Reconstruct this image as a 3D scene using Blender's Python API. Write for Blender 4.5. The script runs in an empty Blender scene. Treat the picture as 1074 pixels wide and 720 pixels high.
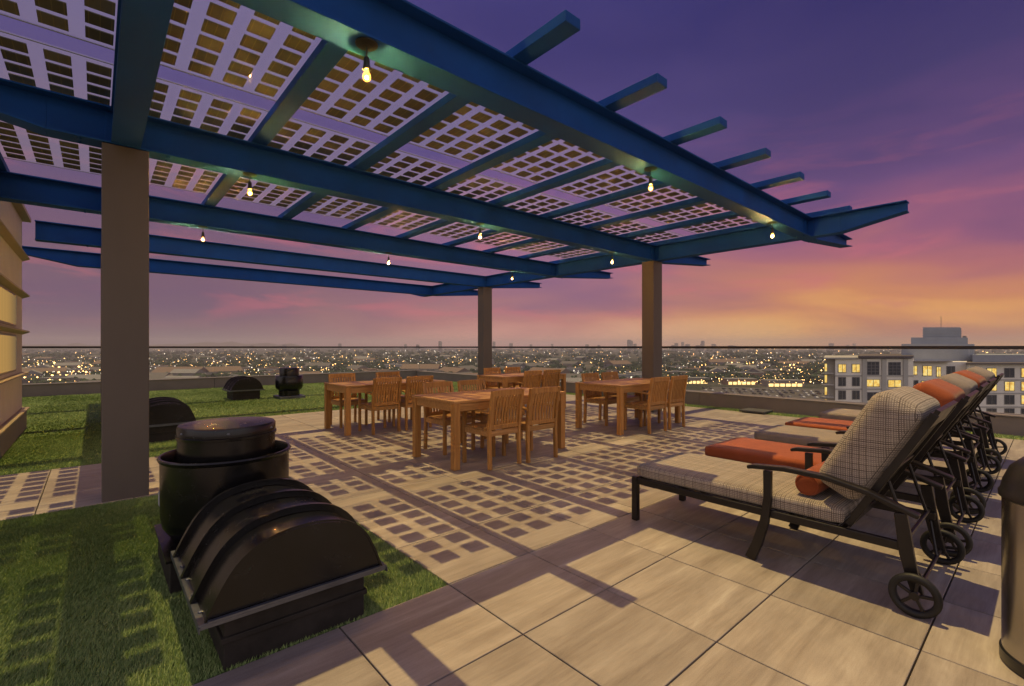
import bpy, bmesh, math, random
import numpy as np
from mathutils import Vector, Matrix
random.seed(7); rng = np.random.default_rng(7)
R = math.radians
scn = bpy.context.scene
col = scn.collection

# ------------------------------------------------------------------ frame of the place
# X runs along the pergola's long beams, Y along its purlins; the camera stands at the origin.
HC = 1.32
YAW = math.atan2(569, 498.6)
CA, SA = math.cos(YAW), math.sin(YAW)
def cam2w(l, d):            # sideways / ahead of the camera  ->  X, Y
    return d*CA + l*SA, d*SA - l*CA

# ------------------------------------------------------------------ node helpers
class N:
    def __init__(s, tree): s.t = tree; s.n = tree.nodes; s.l = tree.links
    def new(s, typ, **kw):
        n = s.n.new(typ)
        for k, v in kw.items(): setattr(n, k, v)
        return n
    def put(s, n, i, v):
        if hasattr(v, 'is_output') or isinstance(v, bpy.types.NodeSocket): s.l.new(v, n.inputs[i])
        else: n.inputs[i].default_value = v
    def math(s, op, a, b=None, c=None, clamp=False):
        n = s.new('ShaderNodeMath', operation=op, use_clamp=clamp); s.put(n, 0, a)
        if b is not None: s.put(n, 1, b)
        if c is not None: s.put(n, 2, c)
        return n.outputs[0]
    def mix(s, f, a, b, mode='MIX'):
        n = s.new('ShaderNodeMix', data_type='RGBA', blend_type=mode)
        s.put(n, 0, f); s.put(n, 6, a); s.put(n, 7, b); return n.outputs[2]
    def ramp(s, f, stops, interp='LINEAR'):
        n = s.new('ShaderNodeValToRGB'); cr = n.color_ramp; cr.interpolation = interp
        while len(cr.elements) < len(stops): cr.elements.new(0.5)
        for e, (p, c) in zip(cr.elements, stops): e.position = p; e.color = (*c, 1) if len(c) == 3 else c
        s.put(n, 0, f); return n.outputs[0]
    def noise(s, vec, scale, detail=3, rough=0.5, dist=0.0):
        n = s.new('ShaderNodeTexNoise'); s.put(n, 'Scale', scale); s.put(n, 'Detail', detail); s.put(n, 'Roughness', rough); s.put(n, 'Distortion', dist)
        if vec is not None: s.l.new(vec, n.inputs['Vector'])
        return n.outputs['Fac']
    def mapping(s, vec, scale=(1,1,1), loc=(0,0,0), rot=(0,0,0)):
        n = s.new('ShaderNodeMapping'); s.l.new(vec, n.inputs[0]); n.inputs['Scale'].default_value = scale
        n.inputs['Location'].default_value = loc; n.inputs['Rotation'].default_value = rot; return n.outputs[0]
    def sep(s, v):
        n = s.new('ShaderNodeSeparateXYZ'); s.l.new(v, n.inputs[0]); return n.outputs
    def comb(s, x, y, z):
        n = s.new('ShaderNodeCombineXYZ'); s.put(n, 0, x); s.put(n, 1, y); s.put(n, 2, z); return n.outputs[0]
    def bump(s, h, strength=0.3, dist=0.01):
        n = s.new('ShaderNodeBump'); s.put(n, 'Strength', strength); s.put(n, 'Distance', dist); s.l.new(h, n.inputs['Height']); return n.outputs[0]

def srgb(r, g, b):
    f = lambda c: (c/255/12.92) if c/255 <= 0.04045 else ((c/255+0.055)/1.055)**2.4
    return (f(r), f(g), f(b), 1.0)

MATS = {}
def mat(name, base=(0.5,0.5,0.5), rough=0.5, metal=0.0, spec=0.5, var=0.0, vscale=6, bump=0.0, bscale=60, coat=0.0, stretch=(1,1,1), emis=None, estr=0.0):
    if name in MATS: return MATS[name]
    m = bpy.data.materials.new(name); m.use_nodes = True; g = N(m.node_tree)
    p = g.n['Principled BSDF']
    p.inputs['Base Color'].default_value = (*base[:3], 1); p.inputs['Roughness'].default_value = rough
    p.inputs['Metallic'].default_value = metal; p.inputs['Specular IOR Level'].default_value = spec
    p.inputs['Coat Weight'].default_value = coat
    tc = g.new('ShaderNodeTexCoord').outputs['Object']
    if var > 0:
        f = g.noise(g.mapping(tc, stretch), vscale, 5, 0.6)
        a = tuple(c*(1-var) for c in base[:3]); b = tuple(min(1, c*(1+var)) for c in base[:3])
        c = g.ramp(f, [(0.3, a), (0.7, b)])
        g.l.new(c, p.inputs['Base Color'])
        g.l.new(g.math('MULTIPLY_ADD', f, 0.25, max(0.02, rough-0.12)), p.inputs['Roughness'])
    if bump > 0:
        g.l.new(g.bump(g.noise(g.mapping(tc, stretch), bscale, 3), bump, 0.004), p.inputs['Normal'])
    if emis:
        p.inputs['Emission Color'].default_value = (*emis, 1); p.inputs['Emission Strength'].default_value = estr
    MATS[name] = m
    return m

# ------------------------------------------------------------------ mesh builder
class MB:
    def __init__(s): s.v = []; s.f = []; s.mi = []
    def add(s, vs, fs, mi=0):
        o = len(s.v); s.v += [tuple(p) for p in vs]; s.f += [tuple(i+o for i in f) for f in fs]; s.mi += [mi]*len(fs)
        return s
    def box(s, x0, x1, y0, y1, z0, z1, mi=0):
        return s.add([(x0,y0,z0),(x1,y0,z0),(x1,y1,z0),(x0,y1,z0),(x0,y0,z1),(x1,y0,z1),(x1,y1,z1),(x0,y1,z1)],
              [(0,3,2,1),(4,5,6,7),(0,1,5,4),(1,2,6,5),(2,3,7,6),(3,0,4,7)], mi)
    def bar(s, p0, p1, w, h, up=(0,0,1), mi=0):    # rectangular bar between two points; w across, h along up
        p0 = Vector(p0); p1 = Vector(p1); d = (p1-p0).normalized(); u = Vector(up)
        sd = d.cross(u)
        if sd.length < 1e-4: sd = d.cross(Vector((1,0,0)))
        sd.normalize(); u = sd.cross(d).normalized()
        vs = []
        for p in (p0, p1):
            for a, b in ((-1,-1),(1,-1),(1,1),(-1,1)): vs.append(p + sd*(a*w/2) + u*(b*h/2))
        return s.add(vs, [(0,3,2,1),(4,5,6,7),(0,1,5,4),(1,2,6,5),(2,3,7,6),(3,0,4,7)], mi)
    def sweep(s, pts, w, h, axis=(1,0,0), mi=0):    # rectangular section swept along a path; w along axis, h across
        ax = Vector(axis).normalized(); P = [Vector(p) for p in pts]; vs = []; fs = []
        n = len(P)
        for i, p in enumerate(P):
            d = (P[min(i+1,n-1)] - P[max(i-1,0)]).normalized(); nn = ax.cross(d).normalized()
            hh = h[i] if isinstance(h, (list, tuple)) else h
            for a, b in ((-1,-1),(1,-1),(1,1),(-1,1)): vs.append(p + ax*(a*w/2) + nn*(b*hh/2))
        for i in range(n-1):
            for k in range(4): fs.append((i*4+k, i*4+(k+1)%4, i*4+4+(k+1)%4, i*4+4+k))
        fs.append((3,2,1,0)); fs.append(tuple((n-1)*4+k for k in range(4)))
        return s.add(vs, fs, mi)
    def tube(s, pts, r, seg=8, mi=0, cap=True):
        P = [Vector(p) for p in pts]; n = len(P); vs = []; fs = []
        ref = Vector((0,0,1))
        if abs((P[1]-P[0]).normalized().dot(ref)) > 0.95: ref = Vector((1,0,0))
        for i, p in enumerate(P):
            d = (P[min(i+1,n-1)] - P[max(i-1,0)]).normalized(); a = d.cross(ref).normalized(); b = d.cross(a)
            rr = r[i] if isinstance(r, (list, tuple)) else r
            for k in range(seg):
                t = 2*math.pi*k/seg; vs.append(p + a*(rr*math.cos(t)) + b*(rr*math.sin(t)))
        for i in range(n-1):
            for k in range(seg): fs.append((i*seg+k, i*seg+(k+1)%seg, (i+1)*seg+(k+1)%seg, (i+1)*seg+k))
        if cap: fs.append(tuple(reversed(range(seg)))); fs.append(tuple((n-1)*seg+k for k in range(seg)))
        return s.add(vs, fs, mi)
    def lathe(s, prof, seg=48, c=(0,0,0), mi=0, sx=1.0, sy=1.0):       # profile of (r, z) from bottom/outside on
        vs = []; fs = []; n = len(prof)
        for (r, z) in prof:
            for k in range(seg):
                t = 2*math.pi*k/seg; vs.append((c[0]+r*sx*math.cos(t), c[1]+r*sy*math.sin(t), c[2]+z))
        for i in range(n-1):
            for k in range(seg): fs.append((i*seg+k, i*seg+(k+1)%seg, (i+1)*seg+(k+1)%seg, (i+1)*seg+k))
        if prof[0][0] > 1e-4: fs.append(tuple(reversed(range(seg))))
        if prof[-1][0] > 1e-4: fs.append(tuple((n-1)*seg+k for k in range(seg)))
        return s.add(vs, fs, mi)
    def prism(s, poly, axis, a0, a1, mi=0):          # poly in the two other axes (cyclic order), extruded along axis
        n = len(poly); vs = []
        for a in (a0, a1):
            for (p, q) in poly:
                vs.append({'x':(a,p,q), 'y':(p,a,q), 'z':(p,q,a)}[axis])
        fs = [tuple(reversed(range(n))), tuple(range(n, 2*n))] + [(k, (k+1)%n, n+(k+1)%n, n+k) for k in range(n)]
        return s.add(vs, fs, mi)
    def roundbox(s, lx, ly, lz, r, c=(0,0,0), M=None, n=9, puff=(0,0,0), mi=0):
        h = Vector((lx/2, ly/2, lz/2)); 
        ts = []
        for i in range(n+1):
            t = -1 + 2*i/n; ts.append(math.copysign(abs(t)**0.6, t))
        vs = []; fs = []; idx = {}
        def vid(p):
            k = tuple(round(x, 5) for x in p)
            if k in idx: return idx[k]
            q = Vector((p[0]*h.x, p[1]*h.y, p[2]*h.z))
            inn = Vector([max(-(h[i]-r), min(h[i]-r, q[i])) for i in range(3)])
            dv = q - inn
            if dv.length > 1e-6: q = inn + dv.normalized()*r if sum(abs(dv[i]) > 1e-6 for i in range(3)) > 1 else inn + dv.normalized()*min(r, dv.length)
            f = [(1-p[i]**2) for i in range(3)]
            q.x += puff[0]*p[0]*f[1]*f[2]; q.y += puff[1]*p[1]*f[0]*f[2]; q.z += puff[2]*p[2]*f[0]*f[1]
            if M is not None: q = M @ q
            idx[k] = len(vs); vs.append((q.x+c[0], q.y+c[1], q.z+c[2])); return idx[k]
        for ax in range(3):
            for sg in (-1, 1):
                for i in range(n):
                    for j in range(n):
                        cs = []
                        for (a, b) in ((i,j),(i+1,j),(i+1,j+1),(i,j+1)):
                            p = [0,0,0]; p[ax] = sg; p[(ax+1)%3] = ts[a]; p[(ax+2)%3] = ts[b]; cs.append(vid(p))
                        fs.append(tuple(cs) if sg > 0 else tuple(reversed(cs)))
        return s.add(vs, fs, mi)
    def mesh(s, name, mats, smooth=False, uv=False):
        me = bpy.data.meshes.new(name); me.from_pydata(s.v, [], s.f)
        for m in (mats if isinstance(mats, (list, tuple)) else [mats]): me.materials.append(m)
        if any(s.mi): me.polygons.foreach_set('material_index', s.mi)
        bm = bmesh.new(); bm.from_mesh(me); bmesh.ops.recalc_face_normals(bm, faces=bm.faces)
        if uv:
            l = bm.loops.layers.uv.new('uv')
            for f in bm.faces:
                a = max(range(3), key=lambda i: abs(f.normal[i])); u, v = [(1,2),(0,2),(0,1)][a]
                for lp in f.loops: lp[l].uv = (lp.vert.co[u], lp.vert.co[v])
        bm.to_mesh(me); bm.free()
        if smooth: me.polygons.foreach_set('use_smooth', [True]*len(me.polygons))
        me.update(); return me
    def build(s, name, mats, parent=None, loc=None, smooth=False, bevel=0.0, uv=False, kind=None):
        o = bpy.data.objects.new(name, s.mesh(name, mats, smooth, uv)); col.objects.link(o)
        if parent: o.parent = parent
        if loc: o.location = loc
        if bevel > 0:
            b = o.modifiers.new('bevel', 'BEVEL'); b.width = bevel; b.segments = 2; b.limit_method = 'ANGLE'; b.angle_limit = R(40)
            b.harden_normals = False
        if kind: o['kind'] = kind
        return o

def autosmooth(o, ang=35):
    me = o.data; me.polygons.foreach_set('use_smooth', [True]*len(me.polygons))
    bm = bmesh.new(); bm.from_mesh(me)
    for e in bm.edges:
        if len(e.link_faces) == 2 and e.calc_face_angle(0) > R(ang): e.smooth = False
    bm.to_mesh(me); bm.free(); return o

def thing(name, label, cat, loc=(0,0,0), rz=0.0, group=None):
    o = bpy.data.objects.new(name, None); col.objects.link(o); o.empty_display_size = 0.2
    o.location = loc; o.rotation_euler = (0,0,rz); return tag(o, label, cat, group)
def tag(o, label, cat, group=None):
    o['label'] = label; o['category'] = cat
    if group: o['group'] = group
    return o
def dup(root, loc, rz=0.0, label=None, swap=None):
    r = root.copy(); col.objects.link(r); r.location = loc; r.rotation_euler = (0,0,rz)
    if label: r['label'] = label
    def kids(src, dst):
        for ch in list(src.children):
            c = ch.copy(); col.objects.link(c); c.parent = dst
            if swap and c.name.split('.')[0] in swap:
                c.data = swap[c.name.split('.')[0]]
            kids(ch, c)
    kids(root, r); return r

# ================================================================== materials
def tile_material():
    m = bpy.data.materials.new('travertine_paver'); m.use_nodes = True; g = N(m.node_tree); p = g.n['Principled BSDF']
    tc = g.new('ShaderNodeTexCoord').outputs['Object']; x, y, z = g.sep(tc)
    ix = g.math('FLOOR', g.math('DIVIDE', g.math('SUBTRACT', x, 1.478), 0.6125))
    iy = g.math('FLOOR', g.math('DIVIDE', g.math('SUBTRACT', y, 0.385), 0.6125))
    wn = g.new('ShaderNodeTexWhiteNoise', noise_dimensions='2D'); g.l.new(g.comb(ix, iy, 0.0), wn.inputs['Vector'])
    rnd = wn.outputs['Value']
    sh = g.math('MULTIPLY', rnd, 37.0)
    v1 = g.comb(g.math('ADD', g.math('MULTIPLY', x, 1.1), sh), g.math('ADD', g.math('MULTIPLY', y, 8.0), sh), sh)
    v2 = g.comb(g.math('ADD', g.math('MULTIPLY', x, 5.0), sh), g.math('ADD', g.math('MULTIPLY', y, 70.0), sh), sh)
    a = g.noise(v1, 1.0, 4, 0.6, 0.6); b = g.noise(v2, 1.0, 3, 0.6, 0.3); c = g.noise(tc, 3.0, 4, 0.6)
    c1 = g.ramp(a, [(0.28, (0.165,0.140,0.125)), (0.48, (0.255,0.224,0.203)), (0.62, (0.330,0.295,0.268)), (0.76, (0.45,0.415,0.385))])
    c2 = g.mix(0.2, c1, g.ramp(b, [(0.3, (0.20,0.145,0.115)), (0.62, (0.46,0.39,0.33))]))
    c3 = g.mix(1.0, c2, g.ramp(g.math('ADD', g.math('MULTIPLY', rnd, 0.7), g.math('MULTIPLY', c, 0.4)), [(0.0, (0.74,0.73,0.74)), (1.0, (1.14,1.12,1.09))]), 'MULTIPLY')
    st = g.noise(tc, 0.9, 5, 0.65, 0.4)
    c3 = g.mix(1.0, c3, g.ramp(st, [(0.34, (0.80,0.78,0.77)), (0.5, (1,1,1))]), 'MULTIPLY')
    dn = g.new('ShaderNodeTexNoise'); dn.inputs['Scale'].default_value = 260.0; g.l.new(tc, dn.inputs['Vector'])
    c4 = g.mix(0.12, c3, g.ramp(dn.outputs['Fac'], [(0.35, (0.12,0.09,0.07)), (0.65, (0.55,0.48,0.42))]))
    g.l.new(c4, p.inputs['Base Color'])
    g.l.new(g.math('MULTIPLY_ADD', a, 0.25, 0.40), p.inputs['Roughness']); p.inputs['Specular IOR Level'].default_value = 0.4
    g.l.new(g.bump(g.math('ADD', b, g.math('MULTIPLY', dn.outputs['Fac'], 0.5)), 0.12, 0.004), p.inputs['Normal'])
    return m
def wood_material(name, light, dark, axis='x'):
    m = bpy.data.materials.new(name); m.use_nodes = True; g = N(m.node_tree); p = g.n['Principled BSDF']
    tc = g.new('ShaderNodeTexCoord').outputs['Object']; oi = g.new('ShaderNodeObjectInfo').outputs['Random']
    sc = {'x': (2.5,45,45), 'y': (45,2.5,45), 'z': (45,45,2.5)}[axis]
    mp = g.new('ShaderNodeMapping'); g.l.new(tc, mp.inputs[0]); mp.inputs['Scale'].default_value = sc
    g.l.new(g.comb(g.math('MULTIPLY', oi, 9.0), oi, g.math('MULTIPLY', oi, 5.0)), mp.inputs['Location'])
    a = g.noise(mp.outputs[0], 1.0, 5, 0.6, 0.25); b = g.noise(tc, 5.0, 3)
    c = g.ramp(a, [(0.3, dark), (0.7, light)])
    c = g.mix(g.math('MULTIPLY', b, 0.35), c, (*[x*0.55 for x in dark], 1))
    t_ = g.math('MULTIPLY_ADD', oi, 0.40, 0.86); c = g.mix(1.0, c, g.comb(t_, t_, g.math('MULTIPLY_ADD', oi, 0.55, 0.85)), 'MULTIPLY')
    g.l.new(c, p.inputs['Base Color']); p.inputs['Roughness'].default_value = 0.42
    g.l.new(g.bump(a, 0.15, 0.002), p.inputs['Normal']); return m
def plaid_material():
    m = bpy.data.materials.new('plaid_fabric'); m.use_nodes = True; g = N(m.node_tree); p = g.n['Principled BSDF']
    uv = g.new('ShaderNodeTexCoord').outputs['UV']; u, v, _ = g.sep(uv)
    wob = g.math('MULTIPLY', g.math('SUBTRACT', g.noise(uv, 30.0, 2), 0.5), 0.0035)
    u = g.math('ADD', u, wob); v = g.math('ADD', v, wob)
    def lines(c, per, frac): return g.math('LESS_THAN', g.math('FRACT', g.math('DIVIDE', c, per)), frac)
    def band(c, per, n):      # broken weave: each thread its own strength
        wn = g.new('ShaderNodeTexWhiteNoise', noise_dimensions='1D'); g.l.new(g.math('FLOOR', g.math('DIVIDE', c, per)), wn.inputs['W']); return wn.outputs['Value']
    d = g.math('MULTIPLY', lines(u, 0.0105, 0.5), g.math('MULTIPLY_ADD', band(u, 0.0105, 1), 0.55, 0.36))
    e = g.math('MULTIPLY', lines(v, 0.0105, 0.5), g.math('MULTIPLY_ADD', band(v, 0.0105, 2), 0.55, 0.36))
    base = g.mix(g.math('MAXIMUM', d, e), (0.42,0.36,0.30,1), (0.060,0.042,0.034,1))
    w = g.math('MAXIMUM', lines(u, 0.1, 0.06), lines(v, 0.1, 0.06))
    base = g.mix(g.math('MULTIPLY', w, 0.16), base, (0.52,0.46,0.38,1))
    g.l.new(base, p.inputs['Base Color']); p.inputs['Roughness'].default_value = 0.9; p.inputs['Specular IOR Level'].default_value = 0.15
    p.inputs['Sheen Weight'].default_value = 0.15
    h = g.math('ADD', g.noise(uv, 9.0, 3), g.math('MULTIPLY', g.noise(uv, 350.0, 2), 0.15))
    g.l.new(g.bump(h, 0.35, 0.02), p.inputs['Normal']); return m
def cloth_material(name, c):
    m = bpy.data.materials.new(name); m.use_nodes = True; g = N(m.node_tree); p = g.n['Principled BSDF']
    tc = g.new('ShaderNodeTexCoord').outputs['Object']
    f = g.noise(tc, 7.0, 4); w = g.noise(g.mapping(tc, (1,1,1)), 420.0, 2)
    cc = g.ramp(f, [(0.3, tuple(x*0.86 for x in c)), (0.7, tuple(x*1.1 for x in c))])
    cc = g.mix(0.25, cc, g.ramp(w, [(0.35, tuple(x*0.5 for x in c)), (0.65, tuple(min(1,x*1.4) for x in c))]))
    g.l.new(cc, p.inputs['Base Color']); p.inputs['Roughness'].default_value = 0.88; p.inputs['Specular IOR Level'].default_value = 0.15
    p.inputs['Sheen Weight'].default_value = 0.15
    g.l.new(g.bump(g.math('ADD', f, g.math('MULTIPLY', w, 0.12)), 0.35, 0.02), p.inputs['Normal']); return m
def glass_material(name, tint, clear, gloss_rough=0.02, diffuse=0.0):
    m = bpy.data.materials.new(name); m.use_nodes = True; g = N(m.node_tree); out = g.n['Material Output']; g.n.remove(g.n['Principled BSDF'])
    tr = g.new('ShaderNodeBsdfTransparent'); tr.inputs[0].default_value = (*tint, 1)
    gl = g.new('ShaderNodeBsdfGlossy'); gl.inputs['Roughness'].default_value = gloss_rough
    fr = g.new('ShaderNodeFresnel'); fr.inputs[0].default_value = 1.45
    bf = g.new('ShaderNodeNewGeometry').outputs['Backfacing']
    mx = g.new('ShaderNodeMixShader'); g.l.new(g.math('MULTIPLY', g.math('MULTIPLY', fr.outputs[0], clear), g.math('SUBTRACT', 1.0, bf)), mx.inputs[0]); g.l.new(tr.outputs[0], mx.inputs[1]); g.l.new(gl.outputs[0], mx.inputs[2])
    last = mx.outputs[0]
    if diffuse > 0:
        tl = g.new('ShaderNodeBsdfTranslucent'); tl.inputs[0].default_value = (0.85,0.85,0.9,1)
        m2 = g.new('ShaderNodeMixShader'); m2.inputs[0].default_value = diffuse; g.l.new(last, m2.inputs[1]); g.l.new(tl.outputs[0], m2.inputs[2]); last = m2.outputs[0]
    g.l.new(last, out.inputs['Surface']); return m
def emit_material(name, c, s):
    m = bpy.data.materials.new(name); m.use_nodes = True; g = N(m.node_tree); g.n.remove(g.n['Principled BSDF'])
    e = g.new('ShaderNodeEmission'); e.inputs[0].default_value = (*c, 1); e.inputs[1].default_value = s
    g.l.new(e.outputs[0], g.n['Material Output'].inputs['Surface']); return m
def turf_material(name, dark, light):
    m = bpy.data.materials.new(name); m.use_nodes = True; g = N(m.node_tree); p = g.n['Principled BSDF']
    tc = g.new('ShaderNodeTexCoord').outputs['Object']
    a = g.noise(tc, 1.7, 4, 0.6); b = g.noise(tc, 140.0, 3)
    c = g.ramp(g.math('ADD', g.math('MULTIPLY', a, 0.55), g.math('MULTIPLY', b, 0.5)), [(0.3, dark), (0.75, light)])
    g.l.new(c, p.inputs['Base Color']); p.inputs['Roughness'].default_value = 0.75; p.inputs['Specular IOR Level'].default_value = 0.2
    g.l.new(g.bump(b, 0.6, 0.01), p.inputs['Normal']); return m

M_TILE = tile_material()
M_TEAK = wood_material('teak_top', (0.50,0.275,0.095), (0.30,0.145,0.042), 'x')
M_TEAKV = wood_material('teak_upright', (0.50,0.26,0.07), (0.29,0.125,0.028), 'z')
M_TEAKY = wood_material('teak_slat', (0.48,0.25,0.065), (0.27,0.12,0.028), 'y')
M_PLAID = plaid_material()
M_ORANGE = cloth_material('orange_canvas', (0.275,0.066,0.023))
M_TAN = cloth_material('taupe_canvas', (0.235,0.195,0.165))
M_BLUE = mat('blue_steel_paint', (0.008,0.066,0.27), 0.72, 0.0, 0.2, var=0.18, vscale=2.2, bump=0.03, bscale=30)
M_POST = mat('brown_post_paint', (0.115,0.096,0.086), 0.5, 0.0, 0.35, var=0.10, vscale=2.0, bump=0.05, bscale=90, stretch=(1,1,0.3))
M_BRONZE = mat('dark_bronze_aluminium', (0.014,0.011,0.010), 0.36, 0.25, 0.5, var=0.25, vscale=14, bump=0.06, bscale=160)
M_TYRE = mat('black_rubber', (0.012,0.012,0.013), 0.55, 0, 0.4, var=0.2, vscale=20)
M_BLACK = mat('black_vent_paint', (0.004,0.004,0.005), 0.26, 0.0, 0.42, var=0.45, vscale=6, bump=0.012, bscale=9)
g_ = N(M_BLACK.node_tree); p_ = g_.n['Principled BSDF']; tc_ = g_.new('ShaderNodeTexCoord').outputs['Object']
dust_ = g_.math('MULTIPLY', g_.ramp(g_.noise(tc_, 11.0, 6, 0.7, 0.6), [(0.50, (0,0,0)), (0.80, (1,1,1))]), 0.16)
src_ = p_.inputs['Base Color'].links[0].from_socket
g_.l.new(g_.mix(dust_, src_, (0.045,0.042,0.040,1)), p_.inputs['Base Color'])
g_.l.new(g_.math('MULTIPLY_ADD', dust_, 0.5, 0.24), p_.inputs['Roughness'])
M_FLASH = mat('grey_metal_flashing', (0.13,0.14,0.17), 0.38, 0.7, 0.5, var=0.25, vscale=8)
M_CURB = mat('black_curb', (0.020,0.017,0.015), 0.7, 0, 0.3, var=0.4, vscale=9, bump=0.2, bscale=40)
M_CONC = mat('painted_parapet', (0.20,0.17,0.155), 0.8, 0, 0.3, var=0.10, vscale=2.5, bump=0.1, bscale=70)
M_RAIL = mat('rail_bronze', (0.035,0.028,0.028), 0.4, 0.4)
M_STUCCO = mat('cream_cladding', (0.64,0.57,0.47), 0.75, 0, 0.3, var=0.07, vscale=2, bump=0.08, bscale=120)
M_LEDGE = mat('tan_metal_ledge', (0.33,0.25,0.16), 0.5, 0.1, 0.4, var=0.12, vscale=4)
M_STEEL = mat('brushed_steel', (0.42,0.40,0.38), 0.24, 1.0, 0.5, bump=0.02, bscale=3, stretch=(30,30,0.2))
M_LID = mat('black_plastic', (0.012,0.012,0.014), 0.35, 0, 0.5)
M_SLAB = mat('roof_slab_grey', (0.10,0.09,0.085), 0.9, var=0.2)
M_SOCK = mat('black_socket', (0.012,0.011,0.010), 0.5)
M_FIL = emit_material('white_hot_filament', (1.0,0.62,0.18), 12500.0)
def bulb_material():
    m = bpy.data.materials.new('amber_bulb_glass'); m.use_nodes = True; g = N(m.node_tree); g.n.remove(g.n['Principled BSDF'])
    t = g.new('ShaderNodeBsdfTransparent'); t.inputs[0].default_value = (1.0,0.80,0.50,1)
    e = g.new('ShaderNodeEmission'); e.inputs[0].default_value = (1.0,0.50,0.09,1); e.inputs[1].default_value = 1.9
    a = g.new('ShaderNodeAddShader'); g.l.new(t.outputs[0], a.inputs[0]); g.l.new(e.outputs[0], a.inputs[1])
    g.l.new(a.outputs[0], g.n['Material Output'].inputs['Surface']); return m
M_BULB = bulb_material()
M_GLASS = glass_material('railing_glass', (0.94,0.96,0.96), 0.9, 0.02, 0.035)
def panel_material():
    """clear laminated glass with square solar cells set in it: four columns, seven rows"""
    m = bpy.data.materials.new('solar_laminate'); m.use_nodes = True; g = N(m.node_tree); out = g.n['Material Output']; p = g.n['Principled BSDF']
    tc = g.new('ShaderNodeTexCoord').outputs['Object']; x, y, z = g.sep(tc)
    cx = g.math('DIVIDE', g.math('ADD', x, 0.462), 0.231); cy_ = g.math('DIVIDE', g.math('ADD', y, 0.10065), 0.2013)
    fx_ = g.math('ABSOLUTE', g.math('SUBTRACT', g.math('FRACT', cx), 0.5)); fy_ = g.math('ABSOLUTE', g.math('SUBTRACT', g.math('FRACT', cy_), 0.5))
    inx = g.math('LESS_THAN', fx_, 0.0735/0.231); iny = g.math('LESS_THAN', fy_, 0.0725/0.2013)
    okx = g.math('LESS_THAN', g.math('ABSOLUTE', x), 0.463); oky = g.math('MULTIPLY', g.math('GREATER_THAN', cy_, 0.0), g.math('LESS_THAN', cy_, 7.0))
    mask = g.math('MULTIPLY', g.math('MULTIPLY', inx, iny), g.math('MULTIPLY', okx, oky))
    wn = g.new('ShaderNodeTexWhiteNoise', noise_dimensions='3D'); g.l.new(g.comb(g.math('FLOOR', cx), g.math('FLOOR', cy_), g.math('MULTIPLY', g.new('ShaderNodeObjectInfo').outputs['Random'], 50.0)), wn.inputs['Vector'])
    bus = g.math('LESS_THAN', g.math('FRACT', g.math('MULTIPLY', cx, 4.0)), 0.09)
    c = g.ramp(wn.outputs['Value'], [(0.0, (0.095,0.085,0.058)), (0.8, (0.125,0.110,0.072)), (1.0, (0.19,0.165,0.115))])  # palest cells: reflected highlights put into the base colour
    c = g.mix(g.math('MULTIPLY', bus, 0.5), c, (0.30,0.22,0.08,1))
    g.l.new(c, p.inputs['Base Color']); p.inputs['Roughness'].default_value = 0.6; p.inputs['Specular IOR Level'].default_value = 0.2
    tr = g.new('ShaderNodeBsdfTransparent'); tr.inputs[0].default_value = (0.99,0.99,0.99,1)
    tl = g.new('ShaderNodeBsdfTranslucent'); tl.inputs[0].default_value = (0.62,0.68,0.98,1)
    gl = g.new('ShaderNodeBsdfGlossy'); gl.inputs['Roughness'].default_value = 0.05
    fr = g.new('ShaderNodeFresnel'); fr.inputs[0].default_value = 1.45; bf = g.new('ShaderNodeNewGeometry').outputs['Backfacing']
    m1 = g.new('ShaderNodeMixShader'); m1.inputs[0].default_value = 0.05; g.l.new(tr.outputs[0], m1.inputs[1]); g.l.new(tl.outputs[0], m1.inputs[2])
    m2 = g.new('ShaderNodeMixShader'); g.l.new(g.math('MULTIPLY', g.math('MULTIPLY', fr.outputs[0], 0.25), g.math('SUBTRACT', 1.0, bf)), m2.inputs[0]); g.l.new(m1.outputs[0], m2.inputs[1]); g.l.new(gl.outputs[0], m2.inputs[2])
    m3 = g.new('ShaderNodeMixShader'); g.l.new(mask, m3.inputs[0]); g.l.new(m2.outputs[0], m3.inputs[1]); g.l.new(p.outputs[0], m3.inputs[2])
    g.l.new(m3.outputs[0], out.inputs['Surface']); return m
M_PV = panel_material()
M_LEADF = mat('panel_frame_metal', (0.30,0.30,0.36), 0.5, 0.3)
M_TURFB = turf_material('turf_base', (0.05,0.085,0.022), (0.12,0.18,0.045))
def warm_pane():
    m = bpy.data.materials.new('warm_lit_pane'); m.use_nodes = True; g = N(m.node_tree); g.n.remove(g.n['Principled BSDF'])
    tc = g.new('ShaderNodeTexCoord').outputs['Object']; x, y, z = g.sep(tc); e = g.new('ShaderNodeEmission')
    ribs = g.math('MULTIPLY_ADD', g.math('SINE', g.math('MULTIPLY', y, 46.0)), 0.10, 0.9)
    glow_fade = g.ramp(g.math('MULTIPLY_ADD', y, 0.42, 1.4), [(0.0, (0.95,0.55,0.16)), (0.62, (0.80,0.47,0.15)), (1.0, (0.34,0.23,0.12))])  # backlight falloff painted into the emission, dimmer towards the building corner
    g.l.new(g.mix(1.0, glow_fade, g.comb(ribs, ribs, ribs), 'MULTIPLY'), e.inputs[0]); e.inputs[1].default_value = 0.55
    g.l.new(e.outputs[0], g.n['Material Output'].inputs['Surface']); return m
M_WARM = warm_pane()

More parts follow.
